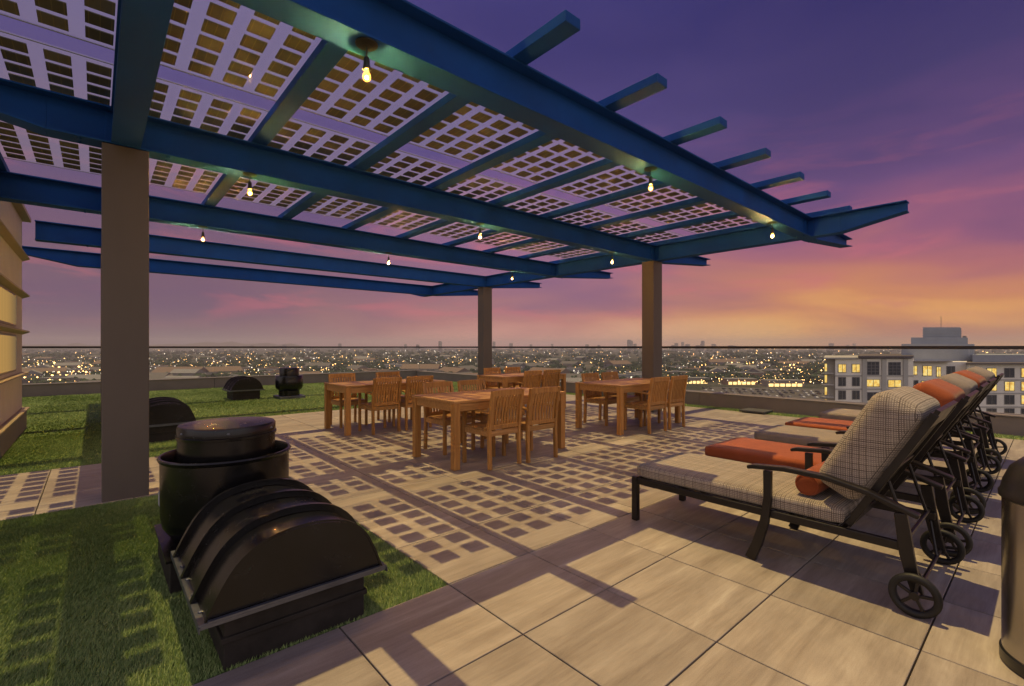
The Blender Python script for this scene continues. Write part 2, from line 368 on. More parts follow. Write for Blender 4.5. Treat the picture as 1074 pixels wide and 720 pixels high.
# ================================================================== the ground of the terrace
P0U, P0V, PT = 1.478, 0.385, 0.6125
def clip_rects(u0, u1, v0, v1, rects):
    for (a, b, c, d) in rects:
        x0, x1, y0, y1 = max(u0,a), min(u1,b), max(v0,c), min(v1,d)
        if x1-x0 > 0.02 and y1-y0 > 0.02: yield x0, x1, y0, y1
UG = P0U; V1 = P0V+3*PT; V2 = P0V+8*PT; V3 = P0V+11*PT; V4 = 9.88; UE = 9.87
pave_rects = [(-3.5, UE, -6.0, V1), (UG, UE, V1, V2), (-3.5, UE, V2, V3), (UG, UE, V3, V4)]
mb = MB(); gap = 0.0036; ch = 0.0022
for i in range(-9, 15):
    for j in range(-11, 17):
        for (x0, x1, y0, y1) in clip_rects(P0U+i*PT, P0U+(i+1)*PT, P0V+j*PT, P0V+(j+1)*PT, pave_rects):
            x0 += gap; x1 -= gap; y0 += gap; y1 -= gap
            dz = random.uniform(-0.0006, 0.0006)
            vs = [(x0,y0,-0.03),(x1,y0,-0.03),(x1,y1,-0.03),(x0,y1,-0.03),(x0,y0,-ch+dz),(x1,y0,-ch+dz),(x1,y1,-ch+dz),(x0,y1,-ch+dz),
                  (x0+ch,y0+ch,dz),(x1-ch,y0+ch,dz),(x1-ch,y1-ch,dz),(x0+ch,y1-ch,dz)]
            mb.add(vs, [(0,1,5,4),(1,2,6,5),(2,3,7,6),(3,0,4,7),(4,5,9,8),(5,6,10,9),(6,7,11,10),(7,4,8,11),(8,9,10,11)])
mb.build('paving', M_TILE, kind='structure')
MB().box(-9, 10.9, -6.2, 18.5, -0.5, -0.034).build('roof_deck', M_SLAB, kind='structure')
turf_rects = [(-3.4, UG-0.006, V1+0.006, V2-0.006), (-0.85, UG-0.006, V3+0.006, V4), (-0.85, 10.29, V4+0.004, 17.94), (-4.0, -0.855, 11.16, 17.94), (UE+0.004, 10.29, -6, V4)]
mb = MB()
for (a, b, c, d) in turf_rects: mb.add([(a,c,-0.008),(b,c,-0.008),(b,d,-0.008),(a,d,-0.008)], [(0,1,2,3)])
mb.build('turf', M_TURFB, kind='structure')
# blades of artificial grass
def blades(n, rect, h, w):
    a, b, c, d = rect
    x = rng.uniform(a, b, n); y = rng.uniform(c, d, n); t = rng.uniform(0, 2*np.pi, n); hh = h*rng.uniform(0.55, 1.15, n); ww = w*rng.uniform(0.7, 1.3, n)
    # the pile leans in soft swirls
    sw = 0.9*np.sin(x*1.7+1.3*np.sin(y*1.1)) + 0.9*np.cos(y*2.1+x*0.6)
    lx = hh*(0.45*np.cos(sw)+rng.normal(0, 0.35, n)); ly = hh*(0.45*np.sin(sw)+rng.normal(0, 0.35, n))
    z0 = np.full(n, -0.008)
    p1 = np.stack([x-ww*np.cos(t), y-ww*np.sin(t), z0], 1); p2 = np.stack([x+ww*np.cos(t), y+ww*np.sin(t), z0], 1)
    p3 = np.stack([x+lx, y+ly, z0+hh], 1)
    return np.stack([p1, p2, p3], 1).reshape(-1, 3)
V = np.concatenate([
    blades(320000, (-1.2, UG, V1, V2), 0.019, 0.0022),
    blades(40000, (-0.85, 1.6, V3, V4), 0.02, 0.004),
    blades(60000, (-0.85, 5.5, V4, 17.9), 0.024, 0.007), blades(9000, (-3.0, -0.86, 11.2, 17.9), 0.024, 0.007),
    blades(14000, (UE, 10.28, 0, V4), 0.024,0.006),
    blades(12000, (5.5, 10.28, V4, 17.9), 0.024, 0.008)])
keep = np.ones(len(V)//3, bool)
cx = V.reshape(-1,3,3)[:, :2, :2].mean(1)
keep &= ~((cx[:,0] > 1.478-0.004) & (cx[:,0] < 9.874) & (cx[:,1] < 9.884))
keep &= ~((cx[:,1] < V3+0.004) & (cx[:,1] > V2-0.004) & (cx[:,0] < 9.8)) & ~((cx[:,1] < V1+0.003) & (cx[:,0] < 9.8))
V = V.reshape(-1,3,3)[keep].reshape(-1,3)
def tri_mesh(name, V, m):
    me = bpy.data.meshes.new(name); n = len(V)//3
    me.vertices.add(len(V)); me.vertices.foreach_set('co', V.astype(np.float32).ravel())
    me.loops.add(len(V)); me.loops.foreach_set('vertex_index', np.arange(len(V), dtype=np.int32))
    me.polygons.add(n); me.polygons.foreach_set('loop_start', np.arange(0, len(V), 3, dtype=np.int32))
    me.update(calc_edges=True); me.validate(); me.materials.append(m)
    o = bpy.data.objects.new(name, me); col.objects.link(o); return o
def blade_material():
    m = bpy.data.materials.new('grass_blade'); m.use_nodes = True; g = N(m.node_tree); p = g.n['Principled BSDF']
    geo = g.new('ShaderNodeNewGeometry'); tc = g.new('ShaderNodeTexCoord').outputs['Object']
    r = geo.outputs['Random Per Island']; a = g.noise(tc, 1.6, 4, 0.6)
    f = g.math('ADD', g.math('MULTIPLY', r, 0.6), g.math('MULTIPLY', a, 0.5))
    c = g.ramp(f, [(0.2, (0.105,0.170,0.050)), (0.55, (0.195,0.280,0.085)), (0.85, (0.32,0.37,0.14))])
    g.l.new(c, p.inputs['Base Color']); p.inputs['Roughness'].default_value = 0.55; p.inputs['Specular IOR Level'].default_value = 0.25
    return m
gr = tri_mesh('grass', V, blade_material())
gr['kind'] = 'stuff'; gr['label'] = 'short green artificial grass covering the roof terrace'

# ================================================================== pergola
perg = thing('pergola', 'blue steel pergola on brown posts, roofed with see-through solar panels', 'pergola', (0,0,0))
ZB, ZT = 3.06, 3.375
BV = [2.63, 5.40, 8.18, 10.98, 13.92]; E0U, E1U = 0.20, 8.60; PITCH = (E1U-E0U)/8
FW, FT, WT = 0.20, 0.016, 0.014
def ibeam(axis, c, s0, s1, z0, z1, taper0=None, taper1=None, tip=0.16):
    """I-section along axis at cross position c; taperN = length over which the lower edge rises to the tip."""
    mb = MB(); a, b = s0, s1
    lo = []
    if taper0: lo += [(s0, z1-tip), (s0+taper0, z0)]
    else: lo += [(s0, z0)]
    if taper1: lo += [(s1-taper1, z0), (s1, z1-tip)]
    else: lo += [(s1, z0)]
    def P(s_, off, z): return (s_, c+off, z) if axis == 'x' else (c+off, s_, z)
    # top flange
    vs = [P(a,-FW/2,z1-FT),P(b,-FW/2,z1-FT),P(b,FW/2,z1-FT),P(a,FW/2,z1-FT),P(a,-FW/2,z1),P(b,-FW/2,z1),P(b,FW/2,z1),P(a,FW/2,z1)]
    BOX = [(0,3,2,1),(4,5,6,7),(0,1,5,4),(1,2,6,5),(2,3,7,6),(3,0,4,7)]
    mb.add(vs, BOX)
    for (p, q) in zip(lo[:-1], lo[1:]):
        mb.add([P(p[0],-FW/2,p[1]),P(q[0],-FW/2,q[1]),P(q[0],FW/2,q[1]),P(p[0],FW/2,p[1]),
                P(p[0],-FW/2,p[1]+FT),P(q[0],-FW/2,q[1]+FT),P(q[0],FW/2,q[1]+FT),P(p[0],FW/2,p[1]+FT)], BOX)
        mb.add([P(p[0],-WT/2,p[1]+FT),P(q[0],-WT/2,q[1]+FT),P(q[0],WT/2,q[1]+FT),P(p[0],WT/2,p[1]+FT),
                P(p[0],-WT/2,z1-FT),P(q[0],-WT/2,z1-FT),P(q[0],WT/2,z1-FT),P(p[0],WT/2,z1-FT)], BOX)
    return mb
for k, v in enumerate(BV):
    left = -1.15 if k != 3 else -0.74
    mb = ibeam('x', v, left, 10.82, ZB, ZT, 0.85 if k in (0, 1, 4) else None, 2.0, 0.15)
    for e in (E0U, E1U):                                   # end plates where the cross beams frame in
        for sgn in (-1, 1):
            mb.box(e-0.14, e+0.14, v+sgn*0.012-0.006, v+sgn*0.012+0.006, ZB+0.03, ZT-0.03)
    mb.build('beam', M_BLUE, perg, bevel=0.003)
for e in (E0U, E1U):
    edges = [(1.36, BV[0]-FW/2-0.002)] + [(BV[i]+FW/2+0.002, BV[i+1]-FW/2-0.002) for i in range(4)] + [(BV[4]+FW/2+0.002, 15.3)]
    mb = MB()
    for i, (a, b) in enumerate(edges):
        q = ibeam('y', e, a, b, ZB+0.004, ZT-0.004, 0.80 if i == 0 else None, 0.8 if i == 5 else None, 0.15)
        mb.add(q.v, q.f)
    for v in BV:
        for sgn in (-1, 1): mb.box(e-WT/2, e+WT/2, v+sgn*0.06-0.041, v+sgn*0.06+0.041, ZB+0.03, ZT-0.03)
    mb.build('cross_beam', M_BLUE, perg, bevel=0.003)
def bolts(pts, r_, h_, parent, axis='z'):
    for (x, y, z) in pts:
        MB().lathe([(r_,0),(r_,-h_),(r_*0.5,-h_*1.3),(0,-h_*1.3)], 6, (x, y, z)).build('bolt', M_BLUE, parent)
for u in (E0U, E1U):
    for v in BV[:4]:
        bolts([(u+a*0.30, v+b*0.055, ZB) for a in (-1, 1) for b in (-1, 1)], 0.013, 0.010, perg)
for k in range(-1, 9):
    u = E0U + k*PITCH
    MB().box(u-0.072, u+0.072, 2.03, 8.34, ZT+0.002, ZT+0.074).build('purlin', M_BLUE, perg, bevel=0.004)
for (u, v) in ((E0U, 5.45), (E1U, 5.45), (E0U+0.03, 11.02), (E1U, 11.02)):
    MB().box(u-0.16, u+0.16, v-0.135, v+0.135, -0.005, ZB-0.003).build('post', M_POST, perg, bevel=0.006)
ZP = ZT+0.081
SH = 0.172*ZP
for (v0, v1, r0) in ((2.80, 4.452, 2.53+SH), (4.690, 6.145, 4.265+SH), (6.375, 7.80, 5.885+SH)):
    gm = MB().box(-0.508, 0.508, v0-r0, v1-r0, 0, 0.008).mesh('solar_panel', M_PV)
    fm = MB(); o4 = [(-0.512,v0-r0-0.004),(0.512,v0-r0-0.004),(0.512,v1-r0+0.004),(-0.512,v1-r0+0.004)]; i4 = [(-0.502,v0-r0+0.007),(0.502,v0-r0+0.007),(0.502,v1-r0-0.007),(-0.502,v1-r0-0.007)]
    vs = [(x,y,-0.006) for x,y in o4]+[(x,y,-0.006) for x,y in i4]+[(x,y,-0.001) for x,y in o4]+[(x,y,-0.001) for x,y in i4]; fs = []
    for k in range(4):
        n_ = (k+1)%4; fs += [(k,n_,4+n_,4+k),(8+k,8+n_,12+n_,12+k),(k,n_,8+n_,8+k),(4+k,4+n_,12+n_,12+k)]
    fm = fm.add(vs, fs).mesh('panel_frame', M_LEADF)
    for k in range(-1, 8):
        o = bpy.data.objects.new('solar_panel', gm); col.objects.link(o); o.parent = perg; o.location = (E0U+(k+0.5)*PITCH, r0, ZP)
        q = bpy.data.objects.new('panel_frame', fm); col.objects.link(q); q.parent = o

# bulbs hanging under three beams
blab = ['nearest glowing bulb, under the outermost front beam at the top of the photo', 'glowing bulb halfway along the outermost front beam', 'glowing bulb under the far corner of the front beam, by the cantilever tip',
        'glowing bulb under the middle beam, just right of the nearest brown post', 'glowing bulb halfway along the middle beam, between the two brown posts', 'glowing bulb under the middle beam just left of the golden lit post',
        'glowing bulb under the third beam, above the grass beside the nearest post', 'glowing bulb halfway along the third beam, hung against the pink sky', 'glowing bulb under the far end of the third beam, near the rearmost post']
proto = None; i = 0
for bi, v in enumerate((2.60, 5.34, 8.12)):
    for u in (1.17, 4.08, 7.12):
        loc = (u, v, ZB)
        if proto is None:
            proto = thing('pendant_bulb', blab[0], 'light bulb', loc, 0, 'bulbs under the pergola'); proto.scale = (0.84, 0.84, 0.84)
            MB().lathe([(0.075,-0.001),(0.075,-0.010),(0.03,-0.020),(0.0,-0.022)], 16).build('ceiling_cup', M_SOCK, proto)  # mount disc made wide to shade the beam flange from the filament
            MB().tube([(0,0,-0.018),(0,0,-0.10)], 0.005, 6).build('cord', M_SOCK, proto)
            MB().lathe([(0.0,-0.09),(0.012,-0.092),(0.019,-0.104),(0.022,-0.150),(0.030,-0.180),(0.0,-0.180)], 16).build('socket', M_SOCK, proto, smooth=True)  # socket skirt flared to block light going up to the beam
            MB().lathe([(0.0,-0.181),(0.011,-0.182),(0.014,-0.195),(0.025,-0.212),(0.028,-0.229),(0.024,-0.247),(0.012,-0.257),(0.0,-0.259)], 16).build('bulb', M_BULB, proto, smooth=True)
            MB().lathe([(0,-0.222),(0.006,-0.225),(0.009,-0.232),(0.006,-0.239),(0,-0.242)], 12).build('filament', M_FIL, [c_ for c_ in proto.children if c_.name.startswith('bulb')][0], smooth=True)
        else: dup(proto, loc, 0, blab[i])
        i += 1

# ================================================================== parapets, glass railing, plant-room wall
pl = thing('parapet_wall', 'low grey parapet wall at the far side of the lawn, left', 'parapet', (4.7, 18.1, 0))
mb = MB(); xs = [-9.0-4.7, -3.0-4.7, 2.9-4.7, 8.9-4.7, 10.62-4.7]
for a, b in zip(xs[:-1], xs[1:]): mb.box(a+0.004, b-0.004, -0.15, 0.15, -0.03, 0.30)
mb.build('wall', M_CONC, pl, bevel=0.006)
MB().box(-9.0-4.7, 10.64-4.7, -0.17, 0.17, 0.302, 0.325).build('coping', mat('coping_grey', (0.19,0.165,0.16), 0.6, var=0.1), pl, bevel=0.004)
pr = thing('parapet_wall', 'low grey parapet wall along the right side, behind the dining tables', 'parapet', (10.45, 5.0, 0))
mb = MB(); ys = [-6.0-5, -2.0-5, 0.9-5, 5.3-5, 9.7-5, 14.0-5, 17.93-5]
for a, b in zip(ys[:-1], ys[1:]): mb.box(-0.15, 0.15, a+0.004, b-0.004, -0.03, 0.27)
mb.build('wall', M_CONC, pr, bevel=0.006)
MB().box(-0.17, 0.17, -11.0, 12.92, 0.272, 0.295).build('coping', MATS['coping_grey'], pr, bevel=0.004)
rl = thing('glass_railing', 'frameless glass railing with thin dark rail beyond the lawn', 'railing', (4.7, 18.2, 0.325))
for a, b in zip(xs[:-1], xs[1:]): MB().box(a+0.01, b-0.01, -0.006, 0.006, 0.001, 0.955).build('glass_pane', M_GLASS, rl)
MB().box(xs[0], xs[-1], -0.03, 0.03, 0.956, 1.012).build('top_rail', M_RAIL, rl, bevel=0.004)
rr = thing('glass_railing', 'frameless glass railing with thin dark rail in front of the lit city, right', 'railing', (10.53, 5.0, 0.295))
ys2 = ys[:-1] + [13.16]
for a, b in zip(ys2[:-1], ys2[1:]): MB().box(-0.006, 0.006, a+0.01, b-0.01, 0.001, 0.985).build('glass_pane', M_GLASS, rr)
MB().box(-0.03, 0.03, ys2[0], ys2[-1], 0.986, 1.04).build('top_rail', M_RAIL, rr, bevel=0.004)

bl = thing('plant_room', 'cream clad rooftop building with tan ledges and warm lit bands', 'building', (-0.9, 11.1, 0))
MB().box(-7.5, -0.001, -3.6, 0.0, -0.02, 3.38).build('wall', M_STUCCO, bl)
for z in (0.32, 0.90, 1.57, 2.16, 2.77):
    MB().prism([(0.0, z-0.05), (0.085, z-0.012), (0.085, z+0.008), (0.0, z+0.012)], 'y', -3.62, 0.06).build('ledge', M_LEDGE, bl)
MB().box(-7.5, 0.10, -3.7, 0.10, 3.381, 3.44).build('roof', M_LEDGE, bl)
MB().box(0.0, 0.05, -3.62, 0.04, -0.02, 0.262).build('base_trim', M_CONC, bl)
for (z0, z1) in ((0.96, 1.50), (1.62, 2.09)):
    w_ = MB().box(0.0, 0.016, -3.3, -0.95, z0, z1).build('window', M_LEDGE, bl)
    for q in range(3): MB().box(0.0165, 0.02, -3.26+q*0.77, -3.26+q*0.77+0.74, z0+0.03, z1-0.03).build('pane', M_WARM, w_)

# ================================================================== dining sets
def make_table(label, loc):
    t = thing('dining_table', label, 'table', loc, 0, 'teak dining tables'); L, W, H = 1.74, 0.90, 0.74
    mb = MB(); n = 9; w = (W-0.012*0)/n
    for k in range(n): mb.box(-L/2+0.071, L/2-0.071, -W/2+k*w+0.002, -W/2+(k+1)*w-0.002, H-0.026, H)
    mb.box(-L/2, -L/2+0.069, -W/2, W/2, H-0.027, H+0.0005); mb.box(L/2-0.069, L/2, -W/2, W/2, H-0.027, H+0.0005)
    mb.build('tabletop', M_TEAK, t, bevel=0.003)
    mb = MB()
    for s in (-1, 1):
        mb.box(-L/2+0.08, L/2-0.08, s*(W/2-0.03)-0.012, s*(W/2-0.03)+0.012, H-0.115, H-0.028)
        mb.box(s*(L/2-0.03)-0.012, s*(L/2-0.03)+0.012, -W/2+0.08, W/2-0.08, H-0.115, H-0.028)
    mb.build('apron', M_TEAK, t, bevel=0.002)
    for a in (-1, 1):
        for b in (-1, 1):
            MB().box(a*(L/2-0.042)-0.038, a*(L/2-0.042)+0.038, b*(W/2-0.042)-0.038, b*(W/2-0.042)+0.038, 0.002, H-0.0285).build('leg', M_TEAKV, t, bevel=0.004)
    return t
T = [((3.73, 4.64), 'nearest teak dining table, left of centre, on the patterned light'), ((3.65, 7.34), 'teak dining table at the rear left, beside the lawn'),
     ((6.76, 4.71), 'teak dining table in front of the golden lit post, right'), ((6.78, 7.40), 'farthest teak dining table, in front of the rearmost brown post')]
t0 = make_table(T[0][1], (*T[0][0], 0))
for (p, lab) in T[1:]: dup(t0, (*p, 0), 0, lab)
def make_chair(label, loc, rz):
    t = thing('armchair', label, 'chair', loc, rz, 'teak armchairs round the tables'); W, D = 0.47, 0.50
    x = W/2-0.02
    for s in (-1, 1):
        MB().sweep([(s*x,-0.235,0.002),(s*x,-0.225,0.30),(s*x,-0.222,0.43),(s*x,-0.245,0.62),(s*x,-0.29,0.85)], 0.036, [0.042,0.042,0.044,0.042,0.034]).build('leg', M_TEAKV, t, bevel=0.003)
        MB().box(s*x-0.019, s*x+0.019, 0.20, 0.238, 0.002, 0.60).build('leg', M_TEAKV, t, bevel=0.003)
        MB().sweep([(s*(x+0.002),-0.25,0.605),(s*(x+0.002),-0.05,0.622),(s*(x+0.002),0.17,0.622),(s*(x+0.002),0.265,0.612)], 0.052, 0.022).build('armrest', M_TEAKY, t, bevel=0.004)
    mb = MB()
    for k in range(7): mb.box(-0.222+0.0, 0.222, -0.175+k*0.062, -0.175+k*0.062+0.05, 0.415, 0.433)
    mb.build('seat', M_TEAK, t, bevel=0.003)
    mb = MB(); mb.box(-x+0.02, x-0.02, 0.207, 0.231, 0.355, 0.412); mb.box(-x+0.02, x-0.02, -0.235, -0.212, 0.355, 0.412)
    for s in (-1, 1): mb.box(s*x-0.011, s*x+0.011, -0.20, 0.20, 0.355, 0.412)
    mb.build('seat_frame', M_TEAK, t, bevel=0.002)
    mb = MB()
    mb.bar((-x+0.014,-0.284,0.822), (x-0.014,-0.284,0.822), 0.024, 0.065); mb.bar((-x+0.014,-0.226,0.448), (x-0.014,-0.226,0.448), 0.024, 0.045)
    for k in range(9):
        xx = -0.172+k*0.043
        mb.sweep([(xx,-0.227,0.462),(xx,-0.240,0.60),(xx,-0.262,0.715),(xx,-0.283,0.80)], 0.028, 0.012)
    mb.build('backrest', M_TEAKV, t, bevel=0.002)
    return t
PI = math.pi
chairs = [(3.385, 4.22, 0.02, 'teak armchair with its back to us at the nearest table, left of two'), (3.93, 4.17, -0.05, 'teak armchair with its back to us at the nearest table, right of two'),
          (3.42, 5.12, PI, 'teak armchair on the far side of the nearest table, left of two'), (4.00, 5.14, PI+0.03, 'teak armchair on the far side of the nearest table, right of two'),
          (3.34, 6.97, 0.03, 'teak armchair with its back to us at the rear left table, left of two'), (3.92, 6.98, -0.03, 'teak armchair with its back to us at the rear left table, right of two'),
          (3.22, 7.87, PI, 'teak armchair across the rear left table, left of two, backed by the lawn'), (4.08, 7.87, PI-0.02, 'teak armchair across the rear left table, right of two'),
          (6.53, 4.27, -0.03, 'teak armchair on the near side of the table by the lit post, left of two'), (7.09, 4.27, 0.0, 'rightmost teak armchair, near side of the table by the lit post'),
          (6.62, 5.15, PI+0.03, 'teak armchair on the far side of the table by the lit post, left of two'), (7.17, 5.15, PI, 'teak armchair on the far side of the table by the lit post, right of two'),
          (6.45, 7.02, 0.02, 'teak armchair with its back to us at the farthest table, left of two'), (7.00, 7.02, -0.02, 'teak armchair with its back to us at the farthest table, right of two'),
          (6.60, 7.92, PI, 'teak armchair across the farthest table, left of two'), (7.20, 7.92, PI, 'teak armchair across the farthest table, right of two')]
c0 = None
for (x, y, rz, lab) in chairs:
    if c0 is None: c0 = make_chair(lab, (x, y, 0), rz)
    else: dup(c0, (x, y, 0), rz, lab)

# ================================================================== chaise longues
def make_chaise(label, loc):
    t = thing('chaise_longue', label, 'sun lounger', loc, 0, 'chaise longues in a row'); Y = lambda v: v-1.25
    hw = 0.345
    mb = MB()
    for s in (-1, 1):
        mb.bar((s*hw, Y(2.10), 0.306), (s*hw, Y(0.47), 0.303), 0.028, 0.046)
    mb.bar((-hw, Y(2.095), 0.306), (hw, Y(2.095), 0.306), 0.028, 0.046)
    for v in (1.75, 1.4, 1.05, 0.78): mb.bar((-hw, Y(v), 0.300), (hw, Y(v), 0.300), 0.03, 0.02)
    for k in range(7): xx = -0.27+k*0.09; mb.bar((xx, Y(2.08), 0.318), (xx, Y(0.79), 0.318), 0.04, 0.008)
    mb.build('frame', M_BRONZE, t, bevel=0.004)
    for s in (-1, 1):
        MB().box(s*hw-0.022, s*hw+0.022, Y(2.125), Y(2.08), 0.004, 0.335).build('leg', M_BRONZE, t, bevel=0.004)
        MB().sweep([(s*(hw+0.022), Y(1.25), 0.004), (s*(hw+0.022), Y(1.205), 0.12), (s*(hw+0.022), Y(1.165), 0.26), (s*(hw+0.022), Y(1.148), 0.40), (s*(hw+0.022), Y(1.148), 0.568)], 0.032, [0.060,0.056,0.05,0.044,0.046]).build('leg', M_BRONZE, t, bevel=0.004)
        MB().sweep([(s*(hw+0.022), Y(0.515), 0.478), (s*(hw+0.022), Y(0.502), 0.38), (s*(hw+0.022), Y(0.490), 0.28), (s*(hw+0.022), Y(0.470), 0.18), (s*(hw+0.022), Y(0.445), 0.085)], 0.030, [0.052,0.058,0.06,0.054,0.046]).build('leg', M_BRONZE, t, bevel=0.004)
        MB().sweep([(s*(hw+0.024), Y(1.262), 0.572), (s*(hw+0.024), Y(1.225), 0.582), (s*(hw+0.024), Y(1.05), 0.598), (s*(hw+0.024), Y(0.85), 0.592), (s*(hw+0.024), Y(0.65), 0.553), (s*(hw+0.024), Y(0.44), 0.477)], 0.056, [0.020,0.026,0.028,0.028,0.028,0.024]).build('armrest', M_BRONZE, t, bevel=0.006)
        w = MB(); cx = s*(hw+0.085); cy, cz, r = Y(0.45), 0.1055, 0.078
        for k in range(5):
            a = 2*PI*k/5+0.5; w.bar((cx, cy+0.018*math.cos(a), cz+0.018*math.sin(a)), (cx, cy+r*math.cos(a), cz+r*math.sin(a)), 0.014, 0.016, up=(1,0,0))
        w.tube([(cx-0.016, cy, cz), (cx+0.016, cy, cz)], 0.021, 14)
        n = 32
        wo = w.build('wheel', M_BRONZE, t, bevel=0.002)
        ty = MB(); prof = [(r-0.006,-0.014),(r+0.012,-0.017),(r+0.024,-0.013),(r+0.0265,0.0),(r+0.024,0.013),(r+0.012,0.017),(r-0.006,0.014)]
        vs = []; fs = []; m_ = len(prof)
        for k in range(n):
            a = 2*PI*k/n
            for (rr_, xx) in prof: vs.append((cx+xx, cy+rr_*math.cos(a), cz+rr_*math.sin(a)))
        for k in range(n):
            for q in range(m_): fs.append((k*m_+q, k*m_+(q+1)%m_, ((k+1)%n)*m_+(q+1)%m_, ((k+1)%n)*m_+q))
        ty.add(vs, fs); ty.build('tyre', M_TYRE, wo, smooth=True)
    MB().tube([(-hw-0.10, Y(0.45), 0.1055), (hw+0.10, Y(0.45), 0.1055)], 0.010, 10).build('axle', M_BRONZE, t)
    # tilting back: frame, slats, prop
    b0, b1 = Vector((0, Y(0.755), 0.335)), Vector((0, Y(0.39), 0.985))
    mb = MB()
    for s in (-1, 1): mb.bar(b0+Vector((s*0.30,0,0)), b1+Vector((s*0.30,0,0)), 0.026, 0.036, up=(0,0.88,0.47))
    mb.bar(b1+Vector((-0.312,0.014,-0.03)), b1+Vector((0.312,0.014,-0.03)), 0.022, 0.115, up=(0,-0.47,0.88)); mb.bar(b0+Vector((-0.30,0,0.01)), b0+Vector((0.30,0,0.01)), 0.03, 0.026)
    mid = b0.lerp(b1, 0.5); mb.bar(mid+Vector((-0.30,0,0)), mid+Vector((0.30,0,0)), 0.026, 0.018, up=(0,0.88,0.47))
    for k in range(6):
        xx = -0.225+k*0.09; mb.bar(b0+Vector((xx,0.004,0.012)), b1+Vector((xx,0.004,-0.012)), 0.036, 0.008, up=(0,0.88,0.47))
    mb.build('backrest', M_BRONZE, t, bevel=0.003)
    mb = MB()
    for s in (-1, 1):
        q = b0.lerp(b1, 0.42)
        mb.tube([(s*0.27, q.y-0.02, q.z), (s*0.27, Y(0.50), 0.335)], 0.009, 8); mb.tube([(s*0.325, Y(0.80), 0.315), (s*0.29, b0.y-0.06, 0.45)], 0.008, 8)
        mb.tube([(s*(hw+0.01), Y(0.50), 0.30), (s*0.22, Y(0.45), 0.1055)], 0.009, 8)
    mb.tube([(-0.345, Y(0.50), 0.335), (0.345, Y(0.50), 0.335)], 0.010, 8)
    mb.build('prop', M_BRONZE, t)
    # cushions
    mb = MB().roundbox(0.69, 1.34, 0.098, 0.03, (0, Y(1.435), 0.380), n=14, puff=(0.004,0.004,0.012))
    sc = mb.build('seat_cushion', M_PLAID, t, smooth=True, uv=True)
    d = (b1-b0).normalized(); nrm = Vector((0, d.z, -d.y)); nrm = Vector((0, 0.881, 0.473))
    cen = b0.lerp(b1, 0.50) + nrm*0.142 + d*0.055
    Mx = Matrix(((1,0,0),(0,nrm.y,d.y),(0,nrm.z,d.z)))            # local y = forward, local z = up the back
    mb = MB().roundbox(0.66, 0.235, 0.62, 0.062, cen, M=Mx, n=14, puff=(0.01,0.012,0.012))
    bc = mb.build('back_cushion', M_PLAID, t, smooth=True, uv=True)
    return t, sc.data, bc.data
U0 = [3.44, 4.48, 5.60, 6.50, 7.78]
labs = ['nearest chaise longue, brown plaid cushions on a dark metal frame with wheels', 'chaise longue with orange cushions right behind the nearest plaid one',
        'middle chaise longue of the row, with taupe cushions between two orange ones', 'second orange cushioned chaise longue, fourth in the row, away from the camera',
        'farthest chaise longue of the row, taupe cushions, nearest the parapet']
ch0, sm, bmesh_ = make_chaise(labs[0], (U0[0], 1.25, 0))
def recol(me, m): q = me.copy(); q.materials.clear(); q.materials.append(m); return q
so, bo = recol(sm, M_ORANGE), recol(bmesh_, M_ORANGE); st, bt = recol(sm, M_TAN), recol(bmesh_, M_TAN)
for u, lab, sw in zip(U0[1:], labs[1:], ((so,bo),(st,bt),(so,bo),(st,bt))):
    dup(ch0, (u, 1.25+random.uniform(-0.02,0.03), 0), random.uniform(-0.012,0.012), lab, {'seat_cushion': sw[0], 'back_cushion': sw[1]})
bst = thing('bolster', 'orange round bolster lying against the nearest plaid back cushion', 'cushion', (3.43, 0.965, 0.505))
MB().tube([(-0.275,0,0),(-0.27,0,0),(-0.262,0,0),(-0.25,0,0),(-0.1,0,0),(0.1,0,0),(0.25,0,0),(0.262,0,0),(0.27,0,0),(0.275,0,0)], [0.03,0.05,0.062,0.069,0.073,0.073,0.069,0.062,0.05,0.03], 28).build('cover', M_ORANGE, bst, smooth=True)
for s in (-1, 1): MB().tube([(s*0.266 + 0.0, 0.058*math.cos(a), 0.058*math.sin(a)) for a in [2*PI*k/24 for k in range(25)]], 0.005, 6).build('piping', M_ORANGE, bst, smooth=True)

